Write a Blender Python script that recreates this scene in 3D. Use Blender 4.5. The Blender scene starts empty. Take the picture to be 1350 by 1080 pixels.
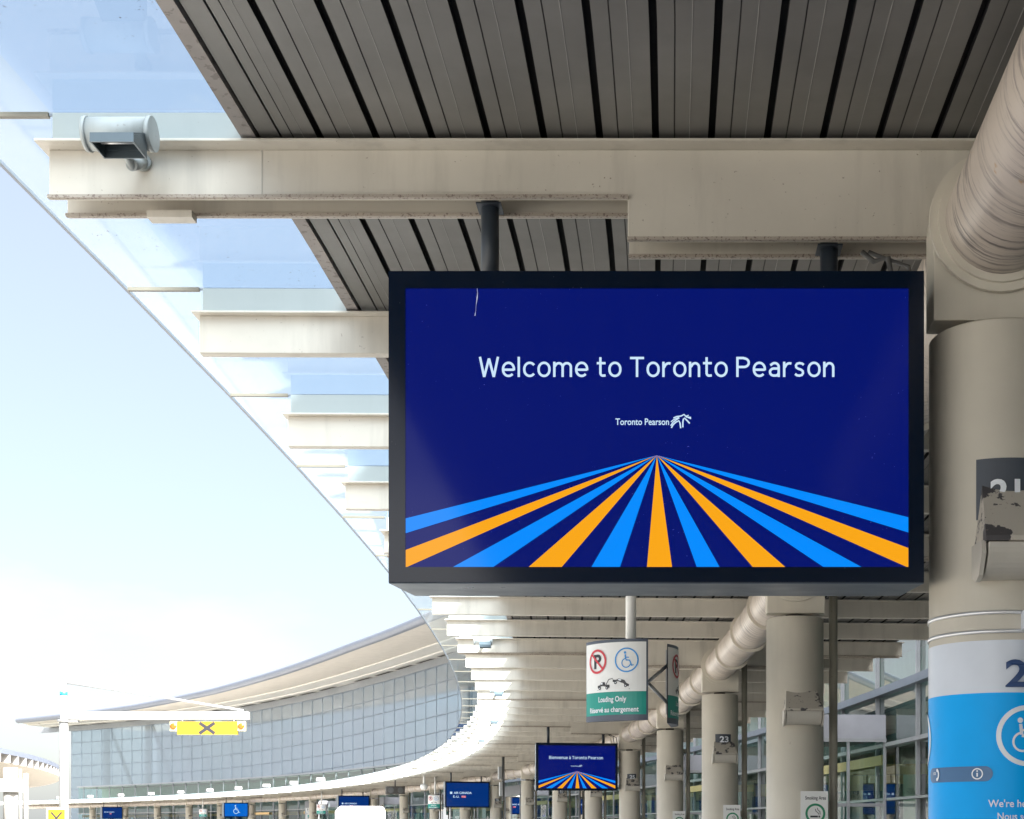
import bpy, bmesh, math, random
from mathutils import Vector, Matrix
random.seed(7)
D = bpy.data
scene = bpy.context.scene
COL = scene.collection
EXPO = 2.55
EYE = 1.6
F = 1900.0
CX, CY = 885.0, 1092.0
RAD = 216.0
PITCH = 2.077
def rad(a): return math.radians(a)

# ------------------------------------------------------------------ camera
cam = D.cameras.new('camera'); camo = D.objects.new('camera', cam); COL.objects.link(camo)
camo.location = (0, 0, EYE); camo.rotation_euler = (rad(90), 0, 0)
cam.sensor_width = 36; cam.lens = F/1350*36
cam.shift_x = (675-CX)/1350; cam.shift_y = (CY-540)/1350
cam.clip_start = 0.05; cam.clip_end = 6000
scene.camera = camo
scene.view_settings.view_transform = 'Standard'
scene.view_settings.look = 'None'
scene.view_settings.exposure = EXPO
scene.view_settings.gamma = 1
scene.cycles.max_bounces = 8; scene.cycles.transparent_max_bounces = 24
scene.cycles.caustics_reflective = False; scene.cycles.caustics_refractive = False

# ------------------------------------------------------------------ helpers
def P(x, y, d):                       # a point seen at pixel (x,y) at depth d
    return Vector(((x-CX)/F*d, d, EYE+(CY-y)/F*d))
def arc(off, s, z=0.0):               # point of the curved canopy: offset from the column line, arc length
    t = s/RAD; r = RAD+off
    return Vector((1.4-RAD+r*math.cos(t), 6.3+r*math.sin(t), z))
def lin(c):
    c = c/255.0
    return c/12.92 if c <= 0.04045 else ((c+0.055)/1.055)**2.4
def srgb(r, g, b): return (lin(r), lin(g), lin(b), 1)

class MB:
    def __init__(self): self.v=[]; self.f=[]; self.s=[]; self.m=[]
    def add(self, vs, fs, smooth=False, mat=0):
        n=len(self.v); self.v += [Vector(q) for q in vs]
        for f in fs: self.f.append([n+i for i in f]); self.s.append(smooth); self.m.append(mat)
        return self
    def box(self, x0,x1,y0,y1,z0,z1, mat=0):
        vs=[(x0,y0,z0),(x1,y0,z0),(x1,y1,z0),(x0,y1,z0),(x0,y0,z1),(x1,y0,z1),(x1,y1,z1),(x0,y1,z1)]
        return self.add(vs,[(0,3,2,1),(4,5,6,7),(0,1,5,4),(1,2,6,5),(2,3,7,6),(3,0,4,7)],mat=mat)
    def prism(self, poly, a, b, axis='y', mat=0, smooth=False):
        def q(p,t):
            if axis=='y': return (p[0],t,p[1])
            if axis=='x': return (t,p[0],p[1])
            return (p[0],p[1],t)
        n=len(poly)
        vs=[q(p,a) for p in poly]+[q(p,b) for p in poly]
        self.add(vs,[tuple(range(n)), tuple(range(2*n-1,n-1,-1))],mat=mat)
        k=len(self.v)-2*n
        for i in range(n):
            j=(i+1)%n
            self.f.append([k+i,k+n+i,k+n+j,k+j]); self.s.append(smooth); self.m.append(mat)
        return self
    def tube(self, pts, r, seg=16, caps=True, mat=0, radii=None):
        pts=[Vector(p) for p in pts]; n=len(pts); rings=[]
        up0=None
        for i,p in enumerate(pts):
            d=(pts[min(i+1,n-1)]-pts[max(i-1,0)]).normalized()
            up=Vector((0,0,1)) if abs(d.z)<0.9 else Vector((0,1,0))
            if up0 is not None: up=up0
            a=d.cross(up)
            if a.length<1e-4: a=d.cross(Vector((1,0,0)))
            a.normalize(); b=a.cross(d).normalized(); up0=b
            rr=radii[i] if radii else r
            rings.append([p+a*math.cos(2*math.pi*k/seg)*rr+b*math.sin(2*math.pi*k/seg)*rr for k in range(seg)])
        vs=[v for R_ in rings for v in R_]; fs=[]
        for i in range(n-1):
            for k in range(seg):
                l=(k+1)%seg
                fs.append((i*seg+k,i*seg+l,(i+1)*seg+l,(i+1)*seg+k))
        base=len(self.v); self.add(vs,fs,True,mat)
        if caps:
            self.f.append([base+k for k in range(seg)][::-1]); self.s.append(False); self.m.append(mat)
            self.f.append([base+(n-1)*seg+k for k in range(seg)]); self.s.append(False); self.m.append(mat)
        return self
    def cyl(self, p0, p1, r, seg=24, mat=0): return self.tube([p0,p1],r,seg,mat=mat)
    def ring(self, c, n, r0, r1, t, seg=40, mat=0):   # annulus of thickness t, axis n
        c=Vector(c); n=Vector(n).normalized()
        a=n.cross(Vector((0,0,1)))
        if a.length<1e-3: a=Vector((1,0,0))
        a.normalize(); b=n.cross(a)
        vs=[];fs=[]
        for k in range(seg):
            u=a*math.cos(2*math.pi*k/seg)+b*math.sin(2*math.pi*k/seg)
            vs += [c+u*r0, c+u*r1, c+u*r1+n*t, c+u*r0+n*t]
        for k in range(seg):
            l=(k+1)%seg
            for e in range(4):
                g=(e+1)%4; fs.append((4*k+e,4*l+e,4*l+g,4*k+g))
        return self.add(vs,fs,False,mat)
    def lathe(self, prof, seg=32, c=(0,0), mat=0, smooth=True):
        vs=[];fs=[]
        for (r,z) in prof:
            for k in range(seg):
                a=2*math.pi*k/seg; vs.append((c[0]+r*math.cos(a),c[1]+r*math.sin(a),z))
        for i in range(len(prof)-1):
            for k in range(seg):
                l=(k+1)%seg; fs.append((i*seg+k,i*seg+l,(i+1)*seg+l,(i+1)*seg+k))
        return self.add(vs,fs,smooth,mat)
    def build(self, name, mats, parent=None, bevel=0, fix=True):
        me=D.meshes.new(name); me.from_pydata([tuple(v) for v in self.v],[],self.f)
        for p,s,m in zip(me.polygons,self.s,self.m): p.use_smooth=s; p.material_index=m
        if not isinstance(mats,(list,tuple)): mats=[mats]
        for m in mats: me.materials.append(m)
        if fix:
            bm=bmesh.new(); bm.from_mesh(me); bmesh.ops.recalc_face_normals(bm,faces=bm.faces); bm.to_mesh(me); bm.free()
        o=D.objects.new(name,me); COL.objects.link(o)
        if parent is not None: o.parent=parent
        if bevel:
            b=o.modifiers.new('bevel','BEVEL'); b.width=bevel; b.segments=2; b.limit_method='ANGLE'; b.angle_limit=rad(35)
            b.harden_normals=False
        return o
def thing(name, label, cat, loc=(0,0,0), rz=0, group=None):
    o=D.objects.new(name,None); COL.objects.link(o); o.location=loc; o.rotation_euler=(0,0,rz)
    o.empty_display_size=0.2; o['label']=label; o['category']=cat; o['kind']='thing'
    if group: o['group']=group
    return o
def tag(o,label,cat,group=None):
    o['label']=label; o['category']=cat; o['kind']='thing'
    if group: o['group']=group
    return o
def structure(o): o['kind']='structure'; return o
def children(o): return [c for c in D.objects if c.parent==o]
def copy_tree(o,parent=None,kids=None):
    c=o.copy(); COL.objects.link(c)
    if parent is not None: c.parent=parent
    for ch in list(o.children): copy_tree(ch,c)
    return c
ORD=['','first','second','third','fourth','fifth','sixth','seventh','eighth','ninth','tenth','eleventh','twelfth','thirteenth','fourteenth','fifteenth','sixteenth','seventeenth','eighteenth','nineteenth','twentieth']
TENS={2:'twenty',3:'thirty',4:'forty'}
def ordinal(n):
    if n<=20: return ORD[n]
    if n%10==0: return {3:'thirtieth',4:'fortieth'}[n//10]
    return TENS[n//10]+'-'+ORD[n%10]

# ------------------------------------------------------------------ materials
def newmat(name):
    m=D.materials.new(name); m.use_nodes=True; nt=m.node_tree
    return m, nt, nt.nodes['Principled BSDF'], nt.nodes['Material Output']
def N(nt,t,**k):
    n=nt.nodes.new(t)
    for a,b in k.items(): setattr(n,a,b)
    return n
def noise(nt,scale,detail=4,rough=0.55,vec=None,stretch=None):
    geo=N(nt,'ShaderNodeNewGeometry')
    mp=N(nt,'ShaderNodeMapping'); nt.links.new(geo.outputs['Position'],mp.inputs[0])
    if stretch: mp.inputs['Scale'].default_value=stretch
    n=N(nt,'ShaderNodeTexNoise'); n.inputs['Scale'].default_value=scale; n.inputs['Detail'].default_value=detail
    n.inputs['Roughness'].default_value=rough
    nt.links.new(mp.outputs[0],n.inputs['Vector'])
    return n.outputs['Fac']
def ramp(nt,fac,lo,hi,inv=False):
    r=N(nt,'ShaderNodeMapRange'); r.inputs['From Min'].default_value=lo; r.inputs['From Max'].default_value=hi
    if inv: r.inputs['To Min'].default_value=1; r.inputs['To Max'].default_value=0
    r.clamp=True
    nt.links.new(fac,r.inputs['Value']); return r.outputs[0]
def mul(nt,a,k):
    m=N(nt,'ShaderNodeMath',operation='MULTIPLY'); nt.links.new(a,m.inputs[0])
    if isinstance(k,(int,float)): m.inputs[1].default_value=k
    else: nt.links.new(k,m.inputs[1])
    return m.outputs[0]
def mixc(nt,fac,a,b):
    m=N(nt,'ShaderNodeMix',data_type='RGBA')
    if isinstance(fac,(int,float)): m.inputs[0].default_value=fac
    else: nt.links.new(fac,m.inputs[0])
    for i,c in ((6,a),(7,b)):
        if isinstance(c,(tuple,list)): m.inputs[i].default_value=tuple(c[:3])+(1,)
        else: nt.links.new(c,m.inputs[i])
    return m.outputs[2]
def paint(name,col,rough=0.5,var=0.12,streak=0.15,spots=0.0,spotcol=(0.12,0.08,0.05),metallic=0,bump=0.03,spotlo=0.66,spotscale=26):
    m,nt,b,out=newmat(name)
    dark=tuple(c*(1-2*var) for c in col)
    c=mixc(nt,ramp(nt,noise(nt,1.3,5),0.3,0.72),col,dark)
    if streak:
        c=mixc(nt,mul(nt,ramp(nt,noise(nt,7,5,0.6,stretch=(1,1,0.12)),0.5,0.75),streak),c,tuple(x*0.45 for x in col))
    if spots:
        c=mixc(nt,mul(nt,ramp(nt,noise(nt,spotscale,3,0.6),spotlo,spotlo+0.05),spots),c,spotcol)
    nt.links.new(c,b.inputs['Base Color'])
    r=N(nt,'ShaderNodeMapRange'); r.inputs['To Min'].default_value=rough-0.1; r.inputs['To Max'].default_value=min(1,rough+0.15)
    nt.links.new(noise(nt,5,4),r.inputs['Value']); nt.links.new(r.outputs[0],b.inputs['Roughness'])
    b.inputs['Metallic'].default_value=metallic
    if bump:
        bp=N(nt,'ShaderNodeBump'); bp.inputs['Strength'].default_value=bump*3; bp.inputs['Distance'].default_value=0.01
        nt.links.new(noise(nt,14,4),bp.inputs['Height']); nt.links.new(bp.outputs[0],b.inputs['Normal'])
    return m
def plain(name,col,rough=0.5,metallic=0,spec=0.5):
    m,nt,b,out=newmat(name); b.inputs['Roughness'].default_value=rough; b.inputs['Metallic'].default_value=metallic
    b.inputs['Specular IOR Level'].default_value=spec
    c=mixc(nt,ramp(nt,noise(nt,3,4),0.3,0.7),col,tuple(x*0.88 for x in col[:3])); nt.links.new(c,b.inputs['Base Color'])
    return m
def lit(name,rgb,gain=1.0,spec=0.09,rough=0.08):          # a lit display surface under cover glass
    m,nt,b,out=newmat(name); c=srgb(*rgb)
    b.inputs['Base Color'].default_value=(0.004,0.004,0.006,1); b.inputs['Roughness'].default_value=rough
    b.inputs['Specular IOR Level'].default_value=spec
    b.inputs['Emission Color'].default_value=c; b.inputs['Emission Strength'].default_value=gain/(2**EXPO)
    return m
def thin_glass(name,tint,gloss=0.06,haze=0.0,hazecol=(0.8,0.85,0.88),dirt=0.0,ior=1.45,rough=0.02,gtint=(1,1,1,1)):
    m,nt,b,out=newmat(name); nt.nodes.remove(b)
    tr=N(nt,'ShaderNodeBsdfTransparent'); tr.inputs[0].default_value=tuple(tint)+(1,)
    gl=N(nt,'ShaderNodeBsdfGlossy'); gl.inputs['Roughness'].default_value=rough; gl.inputs[0].default_value=gtint
    fr=N(nt,'ShaderNodeFresnel'); fr.inputs[0].default_value=ior
    ad=N(nt,'ShaderNodeMath',operation='ADD'); ad.use_clamp=True; nt.links.new(fr.outputs[0],ad.inputs[0]); ad.inputs[1].default_value=gloss
    cur=tr.outputs[0]
    if haze or dirt:
        df=N(nt,'ShaderNodeBsdfDiffuse'); df.inputs[0].default_value=tuple(hazecol)+(1,)
        tl=N(nt,'ShaderNodeBsdfTranslucent'); tl.inputs[0].default_value=tuple(hazecol)+(1,)
        a=N(nt,'ShaderNodeMixShader'); a.inputs[0].default_value=0.6; nt.links.new(df.outputs[0],a.inputs[1]); nt.links.new(tl.outputs[0],a.inputs[2])
        h=N(nt,'ShaderNodeMixShader'); h.inputs[0].default_value=haze
        nn=ramp(nt,noise(nt,2.0 if haze<0.1 else 0.25,2),0.3,0.75); r=N(nt,'ShaderNodeMapRange'); r.inputs['To Min'].default_value=haze*(0.6 if haze<0.1 else 0.96); r.inputs['To Max'].default_value=haze*(1.5 if haze<0.1 else 1.04)
        nt.links.new(nn,r.inputs[0]); nt.links.new(r.outputs[0],h.inputs[0])
        nt.links.new(cur,h.inputs[1]); nt.links.new(a.outputs[0],h.inputs[2]); cur=h.outputs[0]
    if dirt:
        dd=N(nt,'ShaderNodeBsdfDiffuse'); dd.inputs[0].default_value=(0.12,0.12,0.12,1)
        h=N(nt,'ShaderNodeMixShader')
        sp=mul(nt,ramp(nt,noise(nt,55,2,0.5),0.70,0.74),ramp(nt,noise(nt,1.6,3),0.52,0.62))
        nt.links.new(mul(nt,sp,dirt),h.inputs[0]); nt.links.new(cur,h.inputs[1]); nt.links.new(dd.outputs[0],h.inputs[2]); cur=h.outputs[0]
    mx=N(nt,'ShaderNodeMixShader'); nt.links.new(ad.outputs[0],mx.inputs[0]); nt.links.new(cur,mx.inputs[1]); nt.links.new(gl.outputs[0],mx.inputs[2])
    nt.links.new(mx.outputs[0],out.inputs[0])
    return m

CREAM=(0.68,0.635,0.56)
M_beam=paint('cream_beam_paint',CREAM,0.45,0.09,0.36,0.8,(0.22,0.17,0.13),spotlo=0.70,spotscale=48)
M_lip=paint('rusty_beam_edge',(0.48,0.42,0.36),0.6,0.15,0.2,0.75,(0.14,0.10,0.085),spotlo=0.55,spotscale=75)
M_up=paint('glazing_channel_grey',(0.36,0.40,0.40),0.4,0.06,0.1,0.4,(0.15,0.13,0.12),spotlo=0.7)
M_deck=paint('grey_deck_metal',(0.215,0.208,0.197),0.42,0.14,0.1,0.0,metallic=0.2)
M_deckline=plain('deck_rib_light',(0.36,0.35,0.33),0.4)
M_jbar=plain('bronze_joint_bar',(0.16,0.145,0.12),0.5)
M_groove=plain('deck_groove',(0.05,0.048,0.045),0.7)
M_black=plain('black_gap_shade',(0.004,0.004,0.004),0.9)
M_trim=paint('weathered_edge_trim',(0.36,0.33,0.315),0.7,0.15,0.25,0.6,(0.15,0.13,0.125),spotlo=0.57,spotscale=24)
M_col=paint('column_paint',(0.70,0.65,0.56),0.42,0.07,0.12,0.6,(0.3,0.24,0.2),spotlo=0.74,spotscale=7)
M_box=paint('fixture_box_paint',(0.50,0.47,0.42),0.4,0.06,0.1,0.7,(0.25,0.18,0.14),spotlo=0.7,spotscale=30)
M_plate=plain('slate_number_plate',(0.045,0.055,0.075),0.45)
M_white=plain('white_paint',(0.8,0.8,0.78),0.45)
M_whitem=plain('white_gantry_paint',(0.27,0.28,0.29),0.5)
M_navy=plain('navy_ink',(0.01,0.045,0.16),0.4)
M_wrapw=plain('white_vinyl',(0.62,0.66,0.74),0.3)
M_sky=plain('blue_vinyl',(0.0,0.40,0.95),0.35,0,0.15)
M_pill=plain('dark_blue_vinyl',(0.03,0.13,0.3),0.3)
M_vw=plain('white_print',(0.78,0.82,0.88),0.35)
M_steel=plain('galvanised_steel',(0.42,0.43,0.44),0.35,0.7)
M_strap=plain('bright_strap',(0.75,0.75,0.76),0.3,0.6)
M_dkblue=paint('dark_pole_paint',(0.03,0.04,0.055),0.35,0.1,0.1,0)
M_grey=paint('slate_casing',(0.10,0.125,0.165),0.3,0.06,0.06,0,metallic=0.2)
M_pipe=paint('downpipe_paint',(0.36,0.34,0.28),0.5,0.1,0.15,0.3)
M_teal=plain('teal_vinyl',(0.0,0.27,0.22),0.4)
M_red=plain('red_print',(0.6,0.04,0.06),0.4)
M_blue=plain('blue_print',(0.02,0.28,0.7),0.4)
M_ink=plain('dark_print',(0.015,0.017,0.025),0.4)
M_sframe=plain('slate_sign_frame',(0.07,0.085,0.12),0.4)
M_sface=plain('pale_sign_face',(0.80,0.80,0.79),0.35)
M_green=plain('green_print',(0.0,0.22,0.10),0.4)
M_orange=plain('amber_lens',(0.33,0.08,0.003),0.25)
M_yel=plain('yellow_sign_film',(0.34,0.19,0.004),0.4)
M_paley=plain('pale_yellow_border',(0.6,0.55,0.3),0.5)
M_flood=paint('floodlight_paint',(0.42,0.45,0.45),0.35,0.08,0.35,0.3)
M_hood=plain('floodlight_visor',(0.12,0.15,0.17),0.35,0.4)
M_skin=plain('skin',(0.55,0.30,0.22),0.5)
M_coat=plain('dark_coat_cloth',(0.03,0.035,0.05),0.9)
M_coat2=plain('green_coat_cloth',(0.06,0.12,0.09),0.9)
M_trous=plain('blue_denim',(0.05,0.07,0.12),0.9)
M_hair=plain('dark_hair',(0.02,0.015,0.01),0.7)
M_wood=paint('pale_timber',(0.85,0.56,0.24),0.4,0.1,0.1,0)
M_mull=plain('aluminium_mullion',(0.34,0.36,0.39),0.35,0.3)
M_mullv=plain('pale_mullion',(0.40,0.49,0.60),0.4,0.1)
M_mullh=plain('grey_blue_mullion',(0.22,0.27,0.34),0.4,0.1)
M_mulld=plain('grey_mullion',(0.16,0.19,0.24),0.4,0.2)
M_panel=plain('spandrel_panel',(0.37,0.385,0.44),0.3,0.2)
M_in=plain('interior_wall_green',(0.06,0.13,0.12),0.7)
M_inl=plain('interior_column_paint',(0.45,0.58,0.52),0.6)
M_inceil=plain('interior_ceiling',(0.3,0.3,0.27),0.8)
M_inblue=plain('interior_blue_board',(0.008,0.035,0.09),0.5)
M_soffit=paint('terminal_soffit',(0.72,0.67,0.6),0.6,0.05,0.05,0)
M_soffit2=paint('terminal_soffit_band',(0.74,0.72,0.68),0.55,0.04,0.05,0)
M_eave=plain('eave_roll_metal',(0.19,0.21,0.26),0.35,0.3)
M_louv=plain('dark_louvre',(0.06,0.055,0.05),0.7)
M_van=plain('white_vehicle_paint',(0.85,0.86,0.88),0.2)
M_rub=plain('black_rubber',(0.02,0.02,0.02),0.8)
M_vglass=plain('dark_vehicle_glass',(0.05,0.08,0.08),0.08)
M_cable=plain('grey_cable',(0.1,0.1,0.1),0.6)
G_in=thin_glass('canopy_glass_clear',(0.70,0.83,0.93),0.01,0.0,dirt=0.8,ior=1.28)
G_out=thin_glass('canopy_glass_frosted',(0.76,0.85,0.88),0.01,0.0,dirt=0.9,ior=1.28)
G_fac=thin_glass('terminal_blue_glass',(0.82,0.90,0.96),0.28,0.50,hazecol=(0.74,0.88,1.0),ior=1.5,rough=0.03,gtint=(0.78,0.87,1,1))
G_low=thin_glass('entrance_glass',(0.68,0.90,0.84),0.10,0.0,ior=1.5,rough=0.01)

# peeling paint on the hoods of the column fixtures
def peel_mat():
    m,nt,b,out=newmat('peeling_hood_paint')
    n=noise(nt,9,7,0.62); c=mixc(nt,ramp(nt,n,0.545,0.55),(0.50,0.46,0.40),(0.075,0.07,0.075))
    c=mixc(nt,mul(nt,ramp(nt,noise(nt,40,3),0.66,0.7),0.6),c,(0.25,0.2,0.17))
    nt.links.new(c,b.inputs['Base Color']); b.inputs['Roughness'].default_value=0.5
    bp=N(nt,'ShaderNodeBump'); bp.inputs['Strength'].default_value=0.5; bp.inputs['Distance'].default_value=0.003
    nt.links.new(ramp(nt,n,0.545,0.55,True),bp.inputs['Height']); nt.links.new(bp.outputs[0],b.inputs['Normal'])
    return m
M_peel=peel_mat()
def duct_mat():
    m,nt,b,out=newmat('streaked_duct_paint')
    base=mixc(nt,ramp(nt,noise(nt,1.5,5),0.3,0.7),(0.60,0.53,0.47),(0.50,0.43,0.37))
    bands=ramp(nt,noise(nt,1.0,6,0.7,stretch=(1.6,26,2.2)),0.50,0.62)
    patch=ramp(nt,noise(nt,2.0,3),0.36,0.6)
    c=mixc(nt,mul(nt,mul(nt,bands,patch),0.95),base,(0.13,0.11,0.11))
    rust=ramp(nt,noise(nt,6,4,0.6),0.70,0.74)
    c=mixc(nt,mul(nt,rust,0.7),c,(0.42,0.22,0.06))
    nt.links.new(c,b.inputs['Base Color']); b.inputs['Roughness'].default_value=0.4
    bp=N(nt,'ShaderNodeBump'); bp.inputs['Strength'].default_value=0.25; bp.inputs['Distance'].default_value=0.01
    nt.links.new(noise(nt,1.0,4,0.6,stretch=(2,22,3)),bp.inputs['Height']); nt.links.new(bp.outputs[0],b.inputs['Normal'])
    return m
M_duct=duct_mat()
def ground_mat(name,col,scale=0.4,joint=0):
    m,nt,b,out=newmat(name)
    c=mixc(nt,ramp(nt,noise(nt,scale,6,0.6),0.3,0.7),col,tuple(x*0.75 for x in col))
    c=mixc(nt,mul(nt,ramp(nt,noise(nt,30,4),0.4,0.8),0.4),c,tuple(x*0.6 for x in col))
    nt.links.new(c,b.inputs['Base Color']); b.inputs['Roughness'].default_value=0.85
    return m
M_road=ground_mat('worn_concrete_road',(0.48,0.465,0.44)); M_walk=ground_mat('pavement_concrete',(0.55,0.53,0.49)); M_grd=ground_mat('far_ground',(0.22,0.22,0.2),0.05)
M_mark=ground_mat('road_marking_white',(0.75,0.75,0.72),1.0)

# ------------------------------------------------------------------ flat art (text, strokes, polygons) laid on surfaces
def text_mesh(s, bold=0.0):
    cu=D.curves.new('text','FONT'); cu.body=s; cu.size=1; cu.offset=bold; cu.resolution_u=4
    o=D.objects.new('text',cu); COL.objects.link(o)
    dg=bpy.context.evaluated_depsgraph_get(); dg.update()
    me=D.meshes.new_from_object(o.evaluated_get(dg))
    vs=[(v.co.x,v.co.y) for v in me.vertices]; fs=[tuple(p.vertices) for p in me.polygons]
    D.objects.remove(o); D.curves.remove(cu); D.meshes.remove(me)
    return vs,fs
class Art:
    """2D shapes in (u,v); map turns (u,v) into a 3D point on the surface"""
    def __init__(self,mp): self.mp=mp; self.mb=MB()
    def poly(self,pts,mat=0): self.mb.add([self.mp(u,v) for u,v in pts],[tuple(range(len(pts)))],mat=mat)
    def grid(self,u0,u1,v0,v1,nu=12,mat=0):
        vs=[];fs=[]
        for i in range(nu+1):
            u=u0+(u1-u0)*i/nu; vs+= [self.mp(u,v0),self.mp(u,v1)]
        for i in range(nu): fs.append((2*i,2*i+2,2*i+3,2*i+1))
        self.mb.add(vs,fs,mat=mat)
    def text(self,s,u0,u1,v,h=None,bold=0.0,mat=0,align='fit'):
        """baseline at v, spanning u0..u1; cap height h (sign sets the v direction)"""
        vs,fs=text_mesh(s,bold)
        xs=[p[0] for p in vs]; x0,x1=min(xs),max(xs)
        cap,_=text_mesh('H',bold); ch=max(p[1] for p in cap)-min(p[1] for p in cap)
        sx=(u1-u0)/(x1-x0); sy=h/ch
        self.mb.add([self.mp(u0+(x-x0)*sx, v+y*sy) for x,y in vs],fs,mat=mat)
    def stroke(self,pts,w,mat=0,closed=False,taper=None):
        n=len(pts); L=[];R_=[]
        for i,(x,y) in enumerate(pts):
            a=pts[(i-1)%n] if (closed or i>0) else pts[i]; b=pts[(i+1)%n] if (closed or i<n-1) else pts[i]
            dx,dy=b[0]-a[0],b[1]-a[1]; l=math.hypot(dx,dy) or 1
            ww=w/2*(taper[i] if taper else 1)
            L.append((x-dy/l*ww,y+dx/l*ww)); R_.append((x+dy/l*ww,y-dx/l*ww))
        vs=[self.mp(*p) for q in zip(L,R_) for p in q]; fs=[]
        for i in range(n if closed else n-1):
            j=(i+1)%n; fs.append((2*i,2*j,2*j+1,2*i+1))
        self.mb.add(vs,fs,mat=mat)
    def circ(self,cx,cy,r,w,mat=0,a0=0,a1=360,seg=40,sy=1):
        n=seg; full=abs(a1-a0)>=360
        pts=[(cx+r*math.cos(rad(a0+(a1-a0)*i/n)),cy+sy*r*math.sin(rad(a0+(a1-a0)*i/n))) for i in range(n if full else n+1)]
        self.stroke(pts,w,mat,closed=full)
    def disc(self,cx,cy,r,mat=0,seg=24):
        self.poly([(cx+r*math.cos(2*math.pi*i/seg),cy+r*math.sin(2*math.pi*i/seg)) for i in range(seg)],mat)
    def wheelchair(self,cx,cy,s,mat=0):      # s = overall height, v grows upward
        k=s/100
        q=lambda x,y:(cx+x*k,cy+y*k)
        self.disc(*q(-8,42),7.5*k,mat)
        self.stroke([q(-7,32),q(-4,3)],9*k,mat)
        self.stroke([q(-6,16),q(14,14)],6*k,mat)
        self.stroke([q(-4,0),q(18,-2),q(30,-32),q(40,-27)],8*k,mat)
        self.circ(*q(-2,-17),25*k,6*k,mat,a0=105,a1=345,seg=28)
    def build(self,name,mats,parent=None): return self.mb.build(name,mats,parent,fix=False)

def arcp(cx,cy,rx,ry,a0,a1,n=14): return [(cx+rx*math.cos(rad(a0+(a1-a0)*i/n)),cy+ry*math.sin(rad(a0+(a1-a0)*i/n))) for i in range(n+1)]
XH=0.755; SW=0.118; h_=SW/2
def oval(w,n=36): return arcp(w/2,XH/2,w/2-h_,XH/2-h_+0.008,0,360,n)
def stadium(w,a0=None):
    r=w/2-h_; ry=0.30
    return arcp(w/2,XH-ry-h_+0.008,r,ry,0,180,12)+arcp(w/2,ry+h_-0.008,r,ry,180,360,12)
GL={
 'W':(1.04,[[(0.07,1.0),(0.28,0.0)],[(0.28,0.0),(0.52,0.92)],[(0.52,0.92),(0.76,0.0)],[(0.76,0.0),(0.97,1.0)]]),
 'T':(0.70,[[(0,1-h_),(0.70,1-h_)],[(0.35,1-SW),(0.35,0)]]),
 'P':(0.70,[[(h_,0),(h_,1)],[(SW,1-h_),(0.38,1-h_)]+arcp(0.38,0.71,0.245,0.215,90,-90,14)+[(0.38,0.495),(SW,0.495)]]),
 'B':(0.72,[[(h_,0),(h_,1)],[(SW,1-h_),(0.38,1-h_)]+arcp(0.38,0.74,0.20,0.185,90,-90,12)+[(SW,0.54)],[(SW,0.54),(0.40,0.54)]+arcp(0.40,0.305,0.23,0.23,90,-90,12)+[(SW,h_)]]),
 'l':(0.15,[[(h_,0),(h_,1.0)]]),
 'i':(0.15,[[(h_,0),(h_,XH)],[(h_,0.86),(h_,1.02)]]),
 'o':(0.66,[stadium(0.66)+[stadium(0.66)[0]]]),
 'e':(0.66,[[(h_,0.36),(0.66-h_+0.0,0.36)],[(0.66-h_,0.33)]+arcp(0.33,XH-0.30-h_+0.008,0.33-h_,0.30,0,180,14)+arcp(0.33,0.30+h_-0.008,0.33-h_,0.30,180,318,12)]),
 'c':(0.59,[arcp(0.33,XH-0.30-h_+0.008,0.33-h_,0.30,38,180,12)+arcp(0.33,0.30+h_-0.008,0.33-h_,0.30,180,322,12)]),
 'n':(0.58,[[(h_,0),(h_,XH)],[(h_,0.48)]+arcp(0.315,0.475,0.19,0.21,160,0,12)+[(0.505,0)]]),
 'u':(0.58,[[(0.505,0),(0.505,XH)],[(h_,XH)]+arcp(0.265,0.28,0.19,0.21,180,340,12)]),
 'm':(0.97,[[(h_,0),(h_,XH)],[(h_,0.50)]+arcp(0.285,0.495,0.19,0.19,160,0,12)+[(0.475,0)],[(0.475,0.50)]+arcp(0.685,0.495,0.20,0.19,160,0,12)+[(0.885,0)]]),
 'r':(0.42,[[(h_,0),(h_,XH)],[(h_,0.44)]+arcp(0.33,0.46,0.22,0.22,165,82,10)+[(0.42,0.665)]]),
 't':(0.45,[[(0.18,0.98),(0.18,0.22)]+arcp(0.30,0.20,0.12,0.135,180,265,8)+[(0.44,0.075)],[(0.0,XH-0.07),(0.44,XH-0.07)]]),
 'a':(0.60,[[(0.09,0.58)]+arcp(0.31,0.50,0.20,0.19,140,0,12)+[(0.51,0)],[(0.51,0.42),(0.28,0.42)]+arcp(0.26,0.245,0.185,0.175,90,270,12)+[(0.34,0.07)]+arcp(0.36,0.24,0.15,0.17,-80,-10,6)]),
 's':(0.55,[[(0.49,0.60),(0.41,0.665),(0.28,0.69),(0.16,0.66),(0.10,0.58),(0.115,0.48),(0.20,0.415),(0.36,0.36),(0.44,0.29),(0.455,0.19),(0.40,0.10),(0.28,0.065),(0.15,0.08),(0.06,0.155)]]),
 'v':(0.56,[[(0.06,XH),(0.28,0.0)],[(0.28,0.0),(0.50,XH)]]),
}
GL['\u00e0']=(GL['a'][0],GL['a'][1]+[[(0.16,1.02),(0.32,0.86)]])
def din(art,s,u0,u1,v,h,mat=0,bold=1.0):
    x=0;L=[]
    for ch in s:
        if ch==' ': x+=0.30; continue
        w_,st_=GL[ch]; L.append((x,st_)); x+=w_+0.125
    tot=x-0.125; k=(u1-u0)/tot
    for i,(x0,st_) in enumerate(L):
        for p in st_:
            # tiny depth steps keep overlapping strokes from sharing a plane
            art.stroke([(u0+(x0+a)*k, v+b*h) for a,b in p],SW*abs(h)*bold,mat)
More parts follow.
